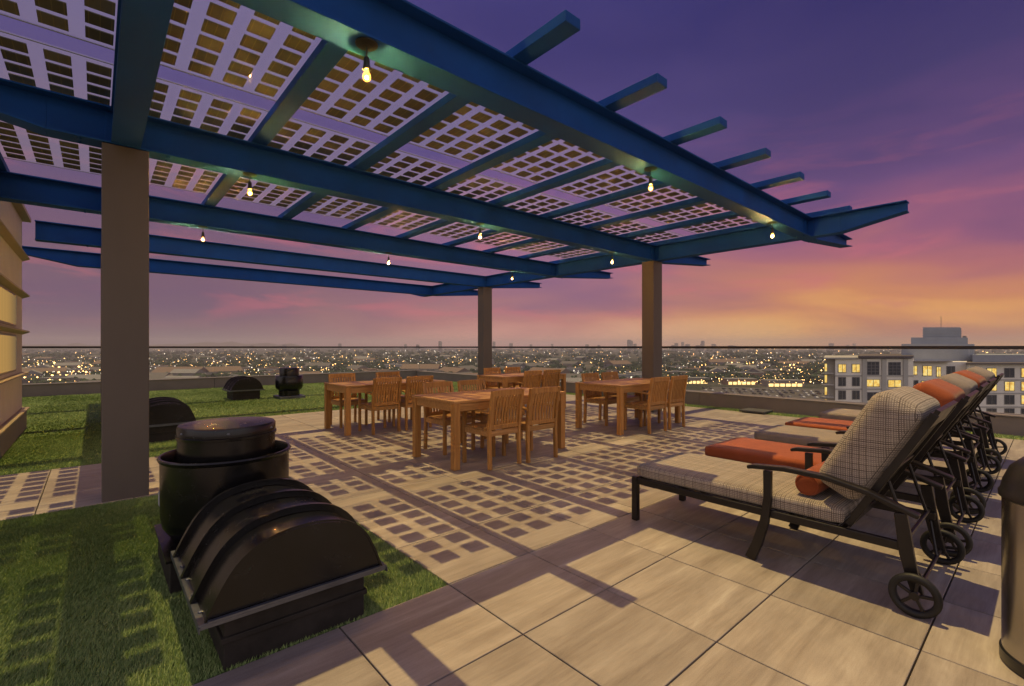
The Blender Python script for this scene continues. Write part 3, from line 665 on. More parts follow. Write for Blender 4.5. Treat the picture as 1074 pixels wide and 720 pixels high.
# ================================================================== rooftop vents
def arch(hw, h, n=26):
    """outline of the hood: steep straight flanks running into a flattened crown"""
    P = [(-1.0,0.0),(-0.86,0.36),(-0.70,0.66),(-0.48,0.87),(-0.22,0.97),(0.05,1.0),(0.32,0.97),(0.56,0.87),(0.76,0.66),(0.89,0.36),(1.0,0.0)]
    Q = [Vector(p) for p in P]; out = []
    for k in range(n+1):
        t = k/n*(len(Q)-1); i = min(int(t), len(Q)-2); f = t-i
        p0, p1, p2, p3 = Q[max(i-1,0)], Q[i], Q[i+1], Q[min(i+2,len(Q)-1)]
        v = 0.5*((2*p1)+(p2-p0)*f+(2*p0-5*p1+4*p2-p3)*f*f+(3*p1-p0-3*p2+p3)*f**3)
        out.append((v.x*hw, max(0.0, v.y)*h))
    return out
def make_dome(label, loc):
    t = thing('hooded_vent', label, 'roof vent', loc, 0, 'hooded roof vents'); L0, L1 = -0.43, 0.45
    mb = MB().box(-0.30, 0.30, L0+0.045, L1-0.09, -0.008, 0.227); mb.box(-0.312, 0.312, L0+0.033, L1-0.078, 0.105, 0.13)
    mb.build('curb', M_CURB, t, bevel=0.004)
    mb = MB().box(-0.395, 0.395, L0-0.006, L1+0.015, 0.228, 0.236)
    mb.box(-0.395, -0.391, L0-0.015, L1+0.015, 0.205, 0.2278); mb.box(0.391, 0.395, L0-0.015, L1+0.015, 0.205, 0.2278); mb.box(-0.39, 0.39, L0-0.006, L0-0.003, 0.214, 0.2278)
    for k in range(5):
        for s in (-1, 1): mb.lathe([(0.011,0),(0.011,0.006),(0.006,0.009),(0,0.009)], 8, (s*0.372, L0+0.1+k*0.18, 0.236))
    mb.build('flashing', M_FLASH, t, bevel=0.001)
    a = arch(0.37, 0.285); a = [(x, z+0.2365) for x, z in a]
    mb = MB().prism(a, 'y', L0+0.002, L1-0.01)
    autosmooth(mb.build('hood', M_BLACK, t))
    mb = MB()
    def ring(y0, y1, e0, e1):
        o = arch(0.365+e1, 0.29+e1); i = arch(0.365+e0, 0.29+e0); n = len(o)
        vs = [(x, y, z+0.2365) for y in (y0, y1) for (x, z) in o] + [(x, y, z+0.2365) for y in (y0, y1) for (x, z) in i]
        fs = []
        for k in range(n-1):
            fs += [(k, k+1, n+k+1, n+k), (2*n+k, 2*n+k+1, k+1, k), (n+k, n+k+1, 3*n+k+1, 3*n+k)]
        mb.add(vs, fs)
    for y in (L0+0.215, L0+0.505, L0+0.80): ring(y-0.014, y+0.014, -0.002, 0.030)
    ring(L0-0.002, L0+0.014, -0.001, 0.009)
    autosmooth(mb.build('rib', M_BLACK, t))
    MB().prism([(-0.366,0.2365),(0.366,0.2365),(0.362,0.2450),(-0.362,0.2450)], 'y', L0-0.020, L0-0.0025).build('lip', M_FLASH, t)
    return t
d0 = make_dome('nearest black hooded roof vent, on the grass in the left foreground', (0.695, 2.625, 0))
dup(d0, (2.86, 13.75, 0), 0, 'small looking black hooded vent far back on the lawn, beside the capped vent')
dup(d0, (0.73, 8.62, 0), 0, 'black hooded vent half hidden behind the nearest brown post')
v = thing('drum_vent', 'large round black fan vent with a lidded drum inside, behind the nearest hooded vent', 'roof vent', (0.63, 3.44, 0))
MB().box(-0.33, 0.33, -0.33, 0.33, -0.008, 0.17).build('curb', M_CURB, v, bevel=0.004)
MB().box(-0.35, 0.35, -0.35, 0.35, 0.171, 0.182).build('flashing', M_BLACK, v)
autosmooth(MB().lathe([(0.25,0.183),(0.30,0.20),(0.337,0.26),(0.347,0.32),(0.349,0.64),(0.358,0.648),(0.361,0.66),(0.356,0.668),(0.345,0.668),(0.340,0.655),(0.335,0.45),(0.27,0.42),(0.0,0.42)], 64).build('shell', M_BLACK, v), 40)
autosmooth(MB().lathe([(0.266,0.421),(0.266,0.765),(0.274,0.768),(0.275,0.782),(0.269,0.786),(0.269,0.832),(0.261,0.842),(0.19,0.850),(0.0,0.857)], 64).build('drum', M_BLACK, v), 40)
mb = MB()
for k in range(6):
    a = 2*PI*k/6+0.35; mb.lathe([(0.009,-0.004),(0.007,0.005),(0,0.005)], 8, (0.2685*math.cos(a), 0.2685*math.sin(a), 0.812))
mb.build('bolt', M_FLASH, v)
MB().box(-0.004, 0.004, -0.03, 0.03, -0.04, 0.04).build('sticker', mat('pale_sticker', (0.35,0.36,0.38), 0.6), v, loc=(-0.3495*0.985, 0.06, 0.42))
v = thing('capped_vent', 'round black capped vent standing far back on the lawn by the parapet', 'roof vent', (3.80, 13.15, 0))
MB().box(-0.31, 0.31, -0.31, 0.31, -0.008, 0.06).build('curb', M_FLASH, v, bevel=0.004)
autosmooth(MB().lathe([(0.25,0.061),(0.25,0.19),(0.315,0.25),(0.33,0.30),(0.33,0.555),(0.315,0.575),(0.25,0.578)], 48).build('shell', M_BLACK, v), 40)
autosmooth(MB().lathe([(0.235,0.579),(0.235,0.755),(0.225,0.775),(0.1,0.785),(0,0.785)], 48).build('cap', M_BLACK, v), 40)
MB().tube([(0.12,-0.30,0.05),(0.15,-0.36,0.02),(0.2,-0.42,0.01)], 0.008, 6).build('cable', M_FLASH, v)

# ================================================================== litter bin, drain slab
b = thing('trash_can', 'round stainless steel trash can with black domed lid at the right edge', 'trash can', (2.93, -0.045, 0))
autosmooth(MB().lathe([(0.198,0.0),(0.203,0.008),(0.203,0.05),(0.199,0.054)], 64).build('base_ring', M_LID, b), 40)
autosmooth(MB().lathe([(0.196,0.0545),(0.196,0.685),(0.15,0.686)], 64).build('body', M_STEEL, b), 40)
autosmooth(MB().lathe([(0.198,0.687),(0.206,0.692),(0.207,0.712),(0.201,0.720),(0.193,0.76),(0.172,0.815),(0.135,0.855),(0.08,0.88),(0.0,0.890)], 64).build('lid', M_LID, b), 40)
sl = thing('drain_cover', 'flat dark square cover on the grass strip by the right parapet', 'drain cover', (9.98, 3.95, 0))
MB().box(-0.22, 0.22, -0.24, 0.24, 0.02, 0.055).build('lid', mat('dark_cover', (0.06,0.06,0.065), 0.6, var=0.2), sl, bevel=0.005)
MB().box(-0.18, 0.18, -0.20, 0.20, -0.02, 0.019).build('frame', M_CURB, sl)

# ================================================================== the city beyond
ZG = -42.0
KG = (HC-ZG)*498.6
def far(px, py): d = KG/(py-364.0); return cam2w((px-537)/498.6*d, d)
def ground_material():
    m = bpy.data.materials.new('city_ground'); m.use_nodes = True; g = N(m.node_tree); p = g.n['Principled BSDF']
    tc = g.new('ShaderNodeTexCoord').outputs['Object']
    a = g.noise(tc, 0.012, 6, 0.65); b = g.noise(tc, 0.0016, 4)
    c = g.ramp(a, [(0.36, (0.025,0.036,0.020)), (0.5, (0.055,0.060,0.046)), (0.57, (0.11,0.10,0.088)), (0.68, (0.20,0.18,0.16))])
    c = g.mix(g.math('MULTIPLY', b, 0.5), c, (0.025,0.03,0.022,1))
    g.l.new(c, p.inputs['Base Color']); p.inputs['Roughness'].default_value = 0.95; p.inputs['Specular IOR Level'].default_value = 0.1; return m
mb = MB(); n = 64
mb.add([(9100*math.cos(2*PI*k/n), 9100*math.sin(2*PI*k/n), ZG) for k in range(n)], [tuple(range(n))]); mb.build('ground', ground_material(), kind='structure')
# hills on the left horizon
mh = mat('far_hills', (0.05,0.045,0.06), 1.0, 0, 0.0)
mb = MB(); cols = 90; prof = []
for i in range(cols+1):
    px = -420+i*12.5
    h = 150 + 210*math.exp(-((px-235)/80)**2) + 120*math.exp(-((px-60)/55)**2) + 190*math.exp(-((px+160)/120)**2) + 28*math.sin(px*0.09) + 18*math.sin(px*0.23+1)
    h *= 1.0 if px < 300 else max(0.0, 1-(px-300)/260)
    prof.append((px, h))
vs = []; fs = []
for r_, (dd, f) in enumerate(((6600,0.0),(7200,0.20),(7700,0.32),(8600,0.0))):
    for (px, h) in prof:
        x, y = cam2w((px-537)/498.6*dd, dd); vs.append((x, y, ZG-1+h*f*(1+0.15*math.sin(px*0.31+r_))))
m_ = cols+1
for r_ in range(3):
    for i in range(cols): fs.append((r_*m_+i, r_*m_+i+1, (r_+1)*m_+i+1, (r_+1)*m_+i))
mb.add(vs, fs); o = mb.build('hills', mh, smooth=True, kind='structure')
# streets of the district: pale strips on the ground
M_ROAD = mat('city_asphalt', (0.075,0.068,0.062), 0.9, var=0.2, vscale=0.05)
mb = MB()
def strip(p, q, w):
    a = Vector((*far(*p), ZG+0.25)); b_ = Vector((*far(*q), ZG+0.25)); d = (b_-a).normalized(); s = Vector((-d.y, d.x, 0))*w/2
    mb.add([a-s, a+s, b_+s, b_-s], [(0,1,2,3)])
strip((60,412), (120,374), 24)
o = mb.build('boulevard', M_ROAD, kind='structure')
mb = MB(); q = [far(720,416), far(900,424), far(900,409), far(745,406)]
mb.add([(x, y, ZG+0.2) for x, y in q], [(0,1,2,3)]); mb.build('parking_lot', M_ROAD, kind='structure')
# tree canopy (a far mass) as lumpy clumps
bm = bmesh.new(); bmesh.ops.create_icosphere(bm, subdivisions=2, radius=1.0)
ico_v = np.array([v.co[:] for v in bm.verts]); ico_f = np.array([[v.index for v in f.verts] for f in bm.faces]); bm.free()
def clump_field(name, pts, rad, m, squash=0.75):
    n = len(pts); nv = len(ico_v)
    jit = 1 + 0.38*rng.standard_normal((n, nv, 1)); jit = np.clip(jit, 0.45, 1.6)
    co = ico_v[None]*jit*rad[:, None, None]*np.array([1,1,squash]) + pts[:, None, :]
    T = co[np.arange(n)[:, None, None], ico_f[None]]
    return tri_mesh(name, T.reshape(-1, 3), m)
pts = []; rad = []
K = 7000
py = 366.5 + (412-366.5)*rng.random(K)**1.35; px = rng.uniform(-40, 1110, K)
for a, b_ in zip(px, py):
    dens = 0.5+0.5*math.sin(a*0.021+b_*0.37)*math.sin(a*0.047-b_*0.61+1.0)
    if rng.random() > 0.22+0.78*dens: continue
    if b_ > 403 and 690 < a < 900: continue
    if 20 < a < 110 and b_ > 384 and rng.random() < 0.75: continue
    x, y = far(a, b_)
    for q in range(int(rng.integers(2, 5))):
        r_ = rng.uniform(2.2, 4.6)*(1+max(0, (380-b_))*0.10)
        pts.append((x+rng.normal(0, 5), y+rng.normal(0, 5), ZG+r_*rng.uniform(0.6, 1.5))); rad.append(r_)
def canopy_material():
    m = bpy.data.materials.new('city_foliage'); m.use_nodes = True; g = N(m.node_tree); p = g.n['Principled BSDF']
    geo = g.new('ShaderNodeNewGeometry'); tc = g.new('ShaderNodeTexCoord').outputs['Object']
    f = g.math('ADD', g.math('MULTIPLY', g.noise(tc, 0.05, 3), 0.7), g.math('MULTIPLY', g.noise(tc, 0.9, 3), 0.35))
    g.l.new(g.ramp(f, [(0.3, (0.014,0.026,0.016)), (0.7, (0.05,0.075,0.036))]), p.inputs['Base Color']); p.inputs['Roughness'].default_value = 0.9; p.inputs['Specular IOR Level'].default_value = 0.1; return m
tcan = clump_field('tree_canopy', np.array(pts), np.array(rad), canopy_material())
tcan['kind'] = 'stuff'; tcan['label'] = 'mass of dark street trees filling the city below'
# buildings
walls = [mat('city_wall_a', (0.24,0.20,0.16), 0.9, var=0.1, vscale=0.1), mat('city_wall_b', (0.17,0.155,0.15), 0.9, var=0.1, vscale=0.1), mat('city_wall_c', (0.28,0.26,0.245), 0.9, var=0.1, vscale=0.1), mat('city_wall_d', (0.20,0.13,0.09), 0.9, var=0.1, vscale=0.1)]
roofs = [mat('city_roof_a', (0.22,0.21,0.21), 0.9), mat('city_roof_b', (0.12,0.11,0.11), 0.9), mat('city_roof_c', (0.18,0.12,0.09), 0.9)]
M_LITW = emit_material('lit_window_warm', (1.0,0.62,0.22), 2.6); M_LITC = emit_material('lit_window_pale', (1.0,0.86,0.62), 2.4)
def block_mesh(L, W, H, wall, roof, lit, nlit, pitched=False):
    mb = MB().box(-L/2, L/2, -W/2, W/2, 0, H, 0)
    if pitched:
        mb.prism([(-W/2-0.6, H), (W/2+0.6, H), (0, H+W*0.22)], 'x', -L/2-0.6, L/2+0.6, 1)
    else:
        mb.box(-L/2-0.2, L/2+0.2, -W/2-0.2, W/2+0.2, H+0.01, H+0.7, 1)
        mb.box(-L*0.2, L*0.05, -W*0.2, W*0.15, H+0.71, H+2.2, 1)
    fl = max(1, int(H//3.3))
    cand = [(f, k) for f in range(fl) for k in range(max(2, int(L//4)))]
    random.shuffle(cand)
    for (f, k) in cand[:nlit]:
        nx = max(2, int(L//4)); x = -L/2 + (k+0.5)*L/nx
        for s in (-1,):
            mb.add([(x-0.9, s*(W/2+0.06), f*3.3+0.9), (x+0.9, s*(W/2+0.06), f*3.3+0.9), (x+0.9, s*(W/2+0.06), f*3.3+2.5), (x-0.9, s*(W/2+0.06), f*3.3+2.5)], [(0,1,2,3)], 2)
    return mb.mesh('city_building', [wall, roof, lit])
kinds = []
for k in range(10):
    L, W, H = random.choice([(16,11,4.2),(22,14,4.5),(34,18,7),(44,24,6),(20,13,8),(60,26,6.5)])
    kinds.append(block_mesh(L, W, H, walls[k%4], roofs[k%3], M_LITW if k%3 else M_LITC, random.randint(1,5), k%4 == 1))
cnt = 0
while cnt < 250:
    a = rng.uniform(-30, 1100); b_ = 368 + 41*rng.random()**1.1
    if 690 < a and b_ > 400: continue
    if 860 < a and b_ > 380: continue
    x, y = far(a, b_)
    o = bpy.data.objects.new('city_building', kinds[int(rng.integers(0, 10))]); col.objects.link(o)
    o.location = (x, y, ZG+0.01); o.rotation_euler = (0, 0, -YAW*0+ random.choice([0, PI/2, 0.4, -0.75, -0.7, -0.6])+random.uniform(-0.1,0.1))
    o.scale = (1, 1, random.uniform(0.85, 1.3))
    tag(o, 'low flat or pitched roof building among trees in the far city', 'building', 'low buildings of the far city'); cnt += 1
# skyline towers
M_TOW = mat('tower_grey', (0.15,0.14,0.155), 0.8, var=0.15, vscale=0.05)
tk = [block_mesh(L, W, H, M_TOW, roofs[1], M_LITC, nl) for (L, W, H, nl) in ((30,24,62,8),(38,26,82,10),(26,26,105,8),(46,22,48,10))]
for me in tk: me.name = 'skyline_tower'
for c_, sd, nn in ((735, 26, 22), (655, 45, 9), (545, 30, 5), (440, 14, 4), (330, 40, 6), (880, 30, 4)):
    for k in range(nn):
        a = random.gauss(c_, sd); d = random.uniform(4200, 6500); x, y = cam2w((a-537)/498.6*d, d)
        o = bpy.data.objects.new('skyline_tower', random.choice(tk)); col.objects.link(o); o.location = (x, y, ZG+0.01)
        o.rotation_euler = (0,0,-0.72+random.uniform(-0.5,0.5)); s = random.uniform(0.6, 1.05); o.scale = (1,1,s)
        tag(o, 'small grey tower on the hazy skyline below the railing', 'tower', 'skyline towers of the far city')
# street and yard lamps of the whole city: a sea of points, plus one dense warm district each side
def lamp_field(name, P, S, m):
    o_v = np.array([(1,0,0),(-1,0,0),(0,1,0),(0,-1,0),(0,0,1),(0,0,-1)], float)
    o_f = np.array([(0,2,4),(2,1,4),(1,3,4),(3,0,4),(2,0,5),(1,2,5),(3,1,5),(0,3,5)])
    co = o_v[None]*S[:, None, None] + P[:, None, :]
    T = co[np.arange(len(P))[:, None, None], o_f[None]]; o = tri_mesh(name, T.reshape(-1, 3), m)
    o['kind'] = 'stuff'; return o
def spots(n, x0, x1, y0, y1, pw, size, h=(5, 8)):
    P = []; S = []
    for k in range(n):
        a = rng.uniform(x0, x1); b_ = y0+(y1-y0)*rng.random()**pw; x, y = far(a, b_); d = KG/(b_-364)
        P.append((x, y, ZG+rng.uniform(*h))); S.append(max(0.22, 0.85*size*d/498.6*(0.35+1.3*rng.random()**2.2)))
    return P, S
def field(name, sets, m, label):
    P = sum((s[0] for s in sets), []); S = sum((s[1] for s in sets), [])
    o = lamp_field(name, np.array(P), np.array(S), m); o['label'] = label
field('city_lights', [spots(1200, -20, 1090, 366.3, 404, 1.3, 0.42), spots(110, 20, 108, 382, 409, 1.0, 0.8), spots(190, 735, 880, 378, 408, 0.8, 0.62), spots(90, 250, 420, 375, 396, 1.0, 0.5)], emit_material('sodium_lamp', (1.0,0.52,0.16), 8.0), 'countless amber street lamps glowing across the city')
field('city_lights', [spots(1300, -20, 1090, 366.0, 402, 1.4, 0.36), spots(60, 20, 108, 380, 400, 1.0, 0.4), spots(120, 200, 480, 367, 396, 1.0, 0.42), spots(70, 700, 880, 370, 410, 1.0, 0.4)], emit_material('white_lamp', (1.0,0.84,0.66), 4.0), 'countless pale lamps scattered over the city')
# shopping street at the right, with parked cars in front
M_SHOPO = mat('shop_wall_orange', (0.33,0.19,0.10), 0.9, var=0.12, vscale=0.08)
shop = [(775, 403.5, 34, M_SHOPO, 'long orange lit shop block beyond the dark trees'), (820, 405.5, 40, walls[0], 'long sand coloured shop block behind the parked cars'), (728, 402.5, 30, walls[0], 'pale flat shop block right of the dining chairs'), (850, 399.5, 30, walls[2], 'long pale roofed block beside the apartment building')]
for (a, b_, L, wm, lab) in shop:
    x, y = far(a, b_); t = thing('shop_block', lab, 'building', (x, y, ZG+0.01), -math.atan2(CA, SA), None)
    MB().box(-L/2, L/2, -8, 8, 0, 6.5).build('wall', wm, t); MB().box(-L/2-0.4, L/2+0.4, -8.4, 8.4, 6.51, 7.2).build('roof', roofs[0], t)
    for k in range(6):
        w0 = -L/2+1.5+k*(L-3)/6; MB().box(w0, w0+(L-3)/6-1.2, -8.08, -8.02, 0.5, 3.6).build('window', M_LITW, t)
car_cols = [mat('car_white', (0.55,0.55,0.55), 0.35), mat('car_grey', (0.2,0.2,0.21), 0.35), mat('car_dark', (0.03,0.03,0.035), 0.35)]
M_CGL = mat('car_glass', (0.02,0.02,0.025), 0.1)
cme = []
for cm_ in car_cols:
    mb = MB().prism([(-2.2,0.3),(2.2,0.3),(2.2,0.85),(1.35,0.95),(0.75,1.45),(-1.0,1.45),(-1.7,0.95),(-2.2,0.9)], 'y', -0.9, 0.9, 0)
    for sx in (-1.4, 1.4):
        for sy in (-0.88, 0.88): mb.tube([(sx, sy-0.1, 0.32), (sx, sy+0.1, 0.32)], 0.32, 10, 1)
    mb.box(-0.95, 0.7, -0.91, 0.91, 1.0, 1.36, 1)
    cme.append(mb.mesh('parked_car', [cm_, M_CGL]))
for r_ in range(4):
    for k in range(20):
        if random.random() < 0.2: continue
        a = 738+k*7.0+r_*2; b_ = 408.0+r_*2.2+k*0.22
        x, y = far(a, b_); o = bpy.data.objects.new('parked_car', random.choice(cme)); col.objects.link(o); o.location = (x, y, ZG+0.21); o.rotation_euler = (0,0,random.choice([0.9,0.85]))
        tag(o, 'tiny parked car in the lit lot beyond the right parapet', 'car', 'cars parked in the lit lot')

# ------------------------------------------------------------------ apartment block at the right
DA = 107.0
ax_, ay_ = cam2w((970-537)/498.6*DA, DA)
ap = thing('apartment_block', 'grey apartment block with yellow lit windows and a stepped roof tower', 'building', (ax_, ay_, ZG), -math.atan2(CA, SA))
def X(px): return (px-970)/498.6*DA
def Z(py): return HC-(py-364)/498.6*DA - ZG
def Xd(px, y): return (px-537)/498.6*(DA+y)-(970-537)/498.6*DA
def Zd(py, y): return HC-(py-364)/498.6*(DA+y)-ZG
def plan(name, pl, pr, y0, y1, z0, z1, m, par=None):      # a block whose flanks fan out along the lot lines
    return MB().prism([(Xd(pl,y0),y0),(Xd(pr,y0),y0),(Xd(pr,y1)+0.3,y1),(Xd(pl,y1)+0.3,y1)], 'z', z0, z1).build(name, m, par or ap)
M_APT = mat('apartment_render', (0.86,0.79,0.69), 0.85, var=0.08, vscale=0.4)
M_APT2 = mat('apartment_trim', (0.44,0.41,0.37), 0.8, var=0.08, vscale=0.4)
M_APTR = mat('apartment_roof', (0.13,0.105,0.095), 0.8, var=0.15, vscale=0.3)
M_TWR = mat('tower_render', (0.27,0.29,0.33), 0.85, var=0.08, vscale=0.4)
M_WGL = mat('dark_window_glass', (0.03,0.04,0.05), 0.12, 0, 0.6)
M_WFR = mat('window_frame_grey', (0.16,0.15,0.15), 0.6)
def litpane():
    m = bpy.data.materials.new('apartment_lit_pane'); m.use_nodes = True; g = N(m.node_tree); g.n.remove(g.n['Principled BSDF'])
    tc = g.new('ShaderNodeTexCoord').outputs['Object']; e = g.new('ShaderNodeEmission')
    f = g.noise(tc, 1.3, 3, 0.6)
    g.l.new(g.ramp(f, [(0.3, (0.65,0.30,0.05)), (0.5, (1.0,0.62,0.13)), (0.7, (1.0,0.80,0.33))]), e.inputs[0]); e.inputs[1].default_value = 1.15
    g.l.new(e.outputs[0], g.n['Material Output'].inputs['Surface']); return m
M_APL = litpane()
# body wings: left, recessed centre, right
plan('wall', 876, 958, 0, 26, 0, Z(376.5), M_APT)
plan('wall', 866.2, 875.8, 1.6, 26, 0, Z(377), M_APT2)
plan('wall', 958.2, 1013.8, 1.4, 26, 0, Z(380), M_APT)
plan('wall', 1014, 1150, -0.8, 26, 0, Z(382), M_APT)
plan('roof', 864, 900, -0.6, 26.4, Z(376.5)+0.01, Z(375.2), M_APT2)
plan('roof', 900, 958, -1.0, 26.4, Z(375.2)+0.02, Z(373.3), M_APTR)
plan('roof', 1013, 1152, -1.9, 26.4, Z(382)+0.01, Z(380.6), M_APTR)
plan('roof', 1020, 1148, 3.0, 20, Z(380.6)+0.01, Zd(372.5,3.0), M_TWR)
tw = plan('tower', 945.5, 1021, 8, 20, Z(380)+0.01, Zd(361,8), M_TWR)
plan('tower_tier', 955.5, 1014, 9.5, 18, Zd(361,8)+0.01, Zd(354.2,9.5), M_TWR, tw)
plan('tower_tier', 968, 1007, 10.5, 17, Zd(354.2,9.5)+0.01, Zd(343.5,10.5), M_TWR, tw)
for yy in (352.2, 349.6, 347.0): plan('louvre', 967.6, 1007.4, 10.4, 17.1, Zd(yy,10.4)-0.12, Zd(yy,10.4)+0.12, M_TWR, tw)
MB().tube([(Xd(987,12), 12, Zd(343.5,10.5)), (Xd(987,12), 12, Zd(332,12))], 0.05, 6).build('antenna', M_WFR, tw)
plan('roof_unit', 1009.5, 1012.5, 10.5, 11.5, Zd(354.2,9.5)+0.01, Zd(352.6,10.5), M_WFR, tw)
MB().box(X(958), X(1000), 1.39-1.2, 1.38, Z(380)-0.02, Z(379.2)).build('canopy', M_APTR, ap)
# storey bands and pilasters
mb = MB()
for yy in (394.4, 408.4, 422.6, 437, 451): mb.box(X(876)-0.05, X(958)-0.05, -0.12, -0.002, Z(yy)-0.15, Z(yy)+0.15); mb.box(X(1014)+0.1, X(1150), -0.92, -0.803, Z(yy+4)-0.15, Z(yy+4)+0.15)
for xx in (906, 926.5, 949): mb.box(X(xx)-0.5, X(xx)+0.5, -0.30, -0.125, 0, Z(376.6))
mb.build('trim', M_APT2, ap)
def window(px, py, w, h, lit, y0=0.0, mull=1, rows=1):
    x, z = X(px), Z(py); W, Hh = w/498.6*DA/2, h/498.6*DA/2
    f = MB().box(x-W-0.12, x+W+0.12, y0-0.10, y0-0.003, z-Hh-0.12, z+Hh+0.12).build('window', M_WFR, ap)
    MB().box(x-W, x+W, y0-0.112, y0-0.102, z-Hh, z+Hh).build('pane', M_APL if lit else M_WGL, f)
    mb = MB()
    for k in range(1, mull+1): xx = x-W+2*W*k/(mull+1); mb.box(xx-0.05, xx+0.05, y0-0.15, y0-0.114, z-Hh, z+Hh)
    for k in range(1, rows): zz = z-Hh+2*Hh*k/rows; mb.box(x-W, x+W, y0-0.15, y0-0.1145, zz-0.05, zz+0.05)
    if mb.v: mb.build('mullion', M_WFR, f)
for (px, py, w, h, lit, m_, r_) in [(883,386.5,7.5,8,1,1,1),(897.5,386.5,7.5,8,1,1,1),(915.5,386.5,12,13,0,2,4),(938,387,12,13,0,2,4),
    (883,400.5,7,8.5,0,1,1),(897.5,400.5,7,8.5,0,1,1),(915.5,402,13,7,1,1,1),(938,402.5,13,7,1,1,1),(883,414.5,7,8.5,0,1,1),(897.5,414.5,7,8.5,0,1,1),(915.5,416,12,8,0,1,1),(938,416,12,8,0,1,1),
    (883,429,7,8.5,0,1,1),(897.5,429,7,8.5,1,1,1),(915.5,430,12,8,1,1,1),(938,430,12,8,0,1,1)]: window(px, py, w, h, lit, 0.0, m_, r_)
for (px, py, w, h, lit) in [(957.8+6,389,6,9,1),(978,389.5,9,10,1),(990,390.5,4,10,1),(1003,390,8,10,0),(964,404,8,8,0),(978,404.5,12,8,1),(1003,404,8,9,0),(978,419,10,8,0),(1003,419,8,9,1)]: window(px, py, w, h, lit, 1.4)
for k, (px, w) in enumerate(((1036,9.5),(1054.5,9.5),(1071,8),(1090,9.5),(1108,9.5))):
    for j, py in enumerate((391, 405, 419, 433)):
        window(px, py, w, 9, (k, j) in ((0,0),(0,1),(1,1),(2,1),(2,0),(3,0),(4,2),(2,2)), -0.8, 1, 1)
for py in (386, 398, 411, 424):
    window(870.8, py, 2.4, 8, 1, 1.6, 0, 1)
    MB().box(X(866), X(876)-0.02, 0.2, 1.58, Z(py+5.6)-0.2, Z(py+5.6)).build('balcony', M_APT2, ap)

# ================================================================== haze
hz = MB().box(-9300, 9300, -9300, 9300, ZG-1.0, 130).build('haze', mat("tmp_haze"), kind='stuff')
m = bpy.data.materials.new('dusk_haze'); m.use_nodes = True; g = N(m.node_tree); g.n.remove(g.n['Principled BSDF'])
pv = g.new('ShaderNodeVolumePrincipled'); pv.inputs['Color'].default_value = (0.80,0.73,0.84,1); pv.inputs['Density'].default_value = 0.00013
g.l.new(pv.outputs[0], g.n['Material Output'].inputs['Volume'])
try: m.cycles.homogeneous_volume = True
except Exception: pass
hz.data.materials.clear(); hz.data.materials.append(m)
hz['label'] = 'pale evening haze over the whole city'

# ================================================================== sky, sun, camera
w = bpy.data.worlds.new('World'); scn.world = w; w.use_nodes = True; g = N(w.node_tree)
bg = g.n['Background']
d = g.new('ShaderNodeTexCoord').outputs['Generated']; x, y, z = g.sep(d)
fx = g.math('ADD', g.math('MULTIPLY', x, CA), g.math('MULTIPLY', y, SA))        # towards the view
rx = g.math('SUBTRACT', g.math('MULTIPLY', x, SA), g.math('MULTIPLY', y, CA))   # towards the sunset side
az = g.math('ARCTAN2', rx, fx)                                                  # 0 ahead, + right
el = g.math('ARCSINE', g.math('MAXIMUM', z, 0.0)); eln = g.math('DIVIDE', el, PI/2)
cl = g.noise(g.comb(g.math('MULTIPLY', az, 2.2), g.math('MULTIPLY', el, 8.0), 0.3), 1.2, 3, 0.45, 0.5)
cl2 = g.noise(g.comb(g.math('MULTIPLY', az, 4.0), g.math('MULTIPLY', el, 19.0), 4.3), 1.1, 5, 0.58, 0.5)
wob = g.math('MULTIPLY', g.math('SUBTRACT', cl, 0.5), 0.16)
e2 = g.math('ADD', eln, wob)
def S(*stops): return [(p/90.0, srgb(*c)[:3]) for p, c in stops]
left = g.ramp(e2, S((0,(106,96,112)),(3,(120,94,110)),(8,(116,88,112)),(16,(99,81,118)),(25,(88,77,126)),(38,(84,76,138)),(60,(82,80,146)),(90,(84,82,148))))
mid = g.ramp(e2, S((0,(214,152,138)),(3,(188,126,122)),(6,(162,111,124)),(11,(146,103,136)),(17,(115,86,135)),(24,(84,72,128)),(33,(60,55,112)),(60,(70,67,132)),(90,(84,82,148))))
right = g.ramp(e2, S((0,(246,196,112)),(2.5,(234,168,94)),(4.5,(210,138,94)),(8,(178,107,112)),(11,(146,89,122)),(17,(104,74,122)),(24,(66,57,108)),(32,(50,46,102)),(60,(70,67,132)),(90,(84,82,148))))
behind = g.ramp(e2, S((0,(222,200,188)),(8,(236,222,216)),(32,(226,216,222)),(48,(160,154,184)),(60,(90,86,148)),(90,(82,80,146))))
def smooth(v, a, b):
    n = g.new('ShaderNodeMapRange', interpolation_type='SMOOTHSTEP'); g.put(n, 0, v); n.inputs[1].default_value = a; n.inputs[2].default_value = b; return n.outputs[0]
c = g.mix(smooth(az, R(-38), R(2)), left, mid)
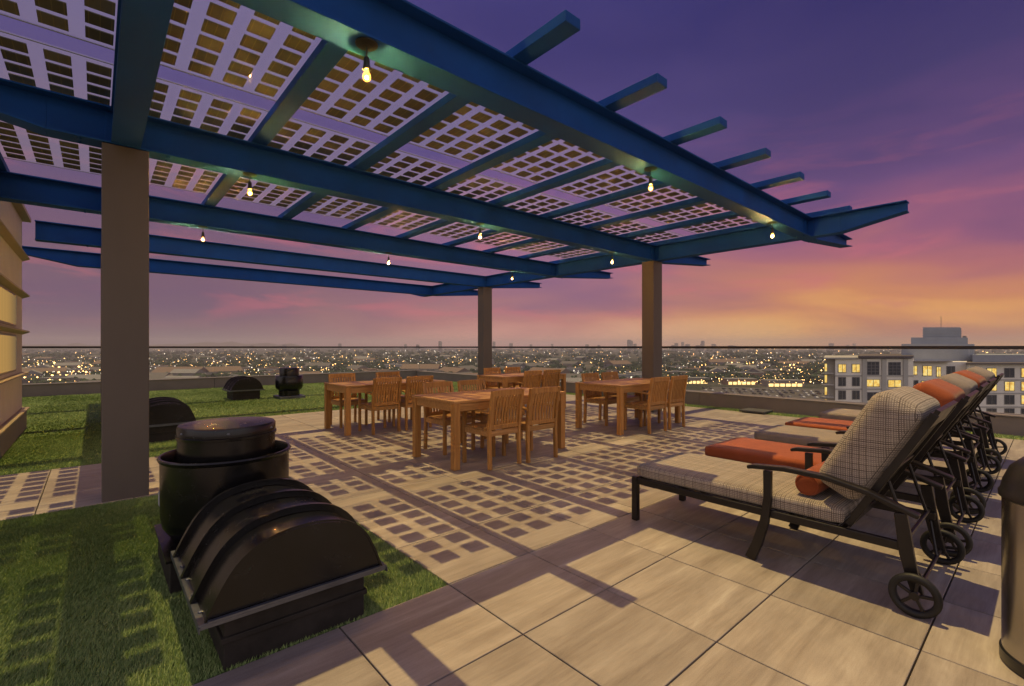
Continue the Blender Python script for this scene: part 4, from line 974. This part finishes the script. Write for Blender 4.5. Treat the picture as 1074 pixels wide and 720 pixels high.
c = g.mix(smooth(az, R(0), R(40)), c, right)
c = g.mix(smooth(g.math('ABSOLUTE', az), R(62), R(125)), c, behind)
# torn pink cloud streaks
pk = smooth(cl2, 0.50, 0.72)
band = g.math('MULTIPLY', pk, smooth(eln, 0.015, 0.05)); band = g.math('MULTIPLY', band, g.math('SUBTRACT', 1.0, smooth(eln, 0.10, 0.27)))
c = g.mix(g.math('MULTIPLY', band, 0.5), c, srgb(202,108,120))
pk2 = g.math('MULTIPLY', smooth(cl, 0.53, 0.70), g.math('SUBTRACT', 1.0, smooth(eln, 0.25, 0.5)))
c = g.mix(g.math('MULTIPLY', pk2, 0.2), c, srgb(84,66,112))
# below the horizon
c = g.mix(smooth(z, -0.02, 0.0), srgb(70,62,74), c)
g.l.new(c, bg.inputs['Color']); bg.inputs['Strength'].default_value = 1.0

sd = Vector((0.068, 0.172, 1.0)).normalized()
L = bpy.data.lights.new('sun', 'SUN'); L.energy = 3.75; L.angle = R(0.3); L.color = (1.0, 0.74, 0.29)
so_ = bpy.data.objects.new('sun', L); col.objects.link(so_); so_.rotation_euler = sd.to_track_quat('Z', 'Y').to_euler(); so_.location = (0,0,30)

cam = bpy.data.cameras.new('camera'); co = bpy.data.objects.new('camera', cam); col.objects.link(co)
cam.sensor_width = 36; cam.lens = 36*498.6/1074; cam.shift_y = 4/1074; cam.clip_start = 0.05; cam.clip_end = 80000
co.location = (0,0,HC); co.rotation_euler = (R(90), 0, -(PI/2-YAW)); scn.camera = co
scn.view_settings.view_transform = 'Standard'; scn.view_settings.look = 'None'; scn.view_settings.exposure = 0.0; scn.view_settings.gamma = 1
scn.render.engine = 'CYCLES'
cy = scn.cycles; cy.use_denoising = True; cy.max_bounces = 7; cy.diffuse_bounces = 3; cy.glossy_bounces = 3; cy.transparent_max_bounces = 16; cy.transmission_bounces = 4; cy.volume_bounces = 0; cy.sample_clamp_indirect = 6
for o_ in list(bpy.data.materials):
    if o_.name == 'tmp_haze': bpy.data.materials.remove(o_)
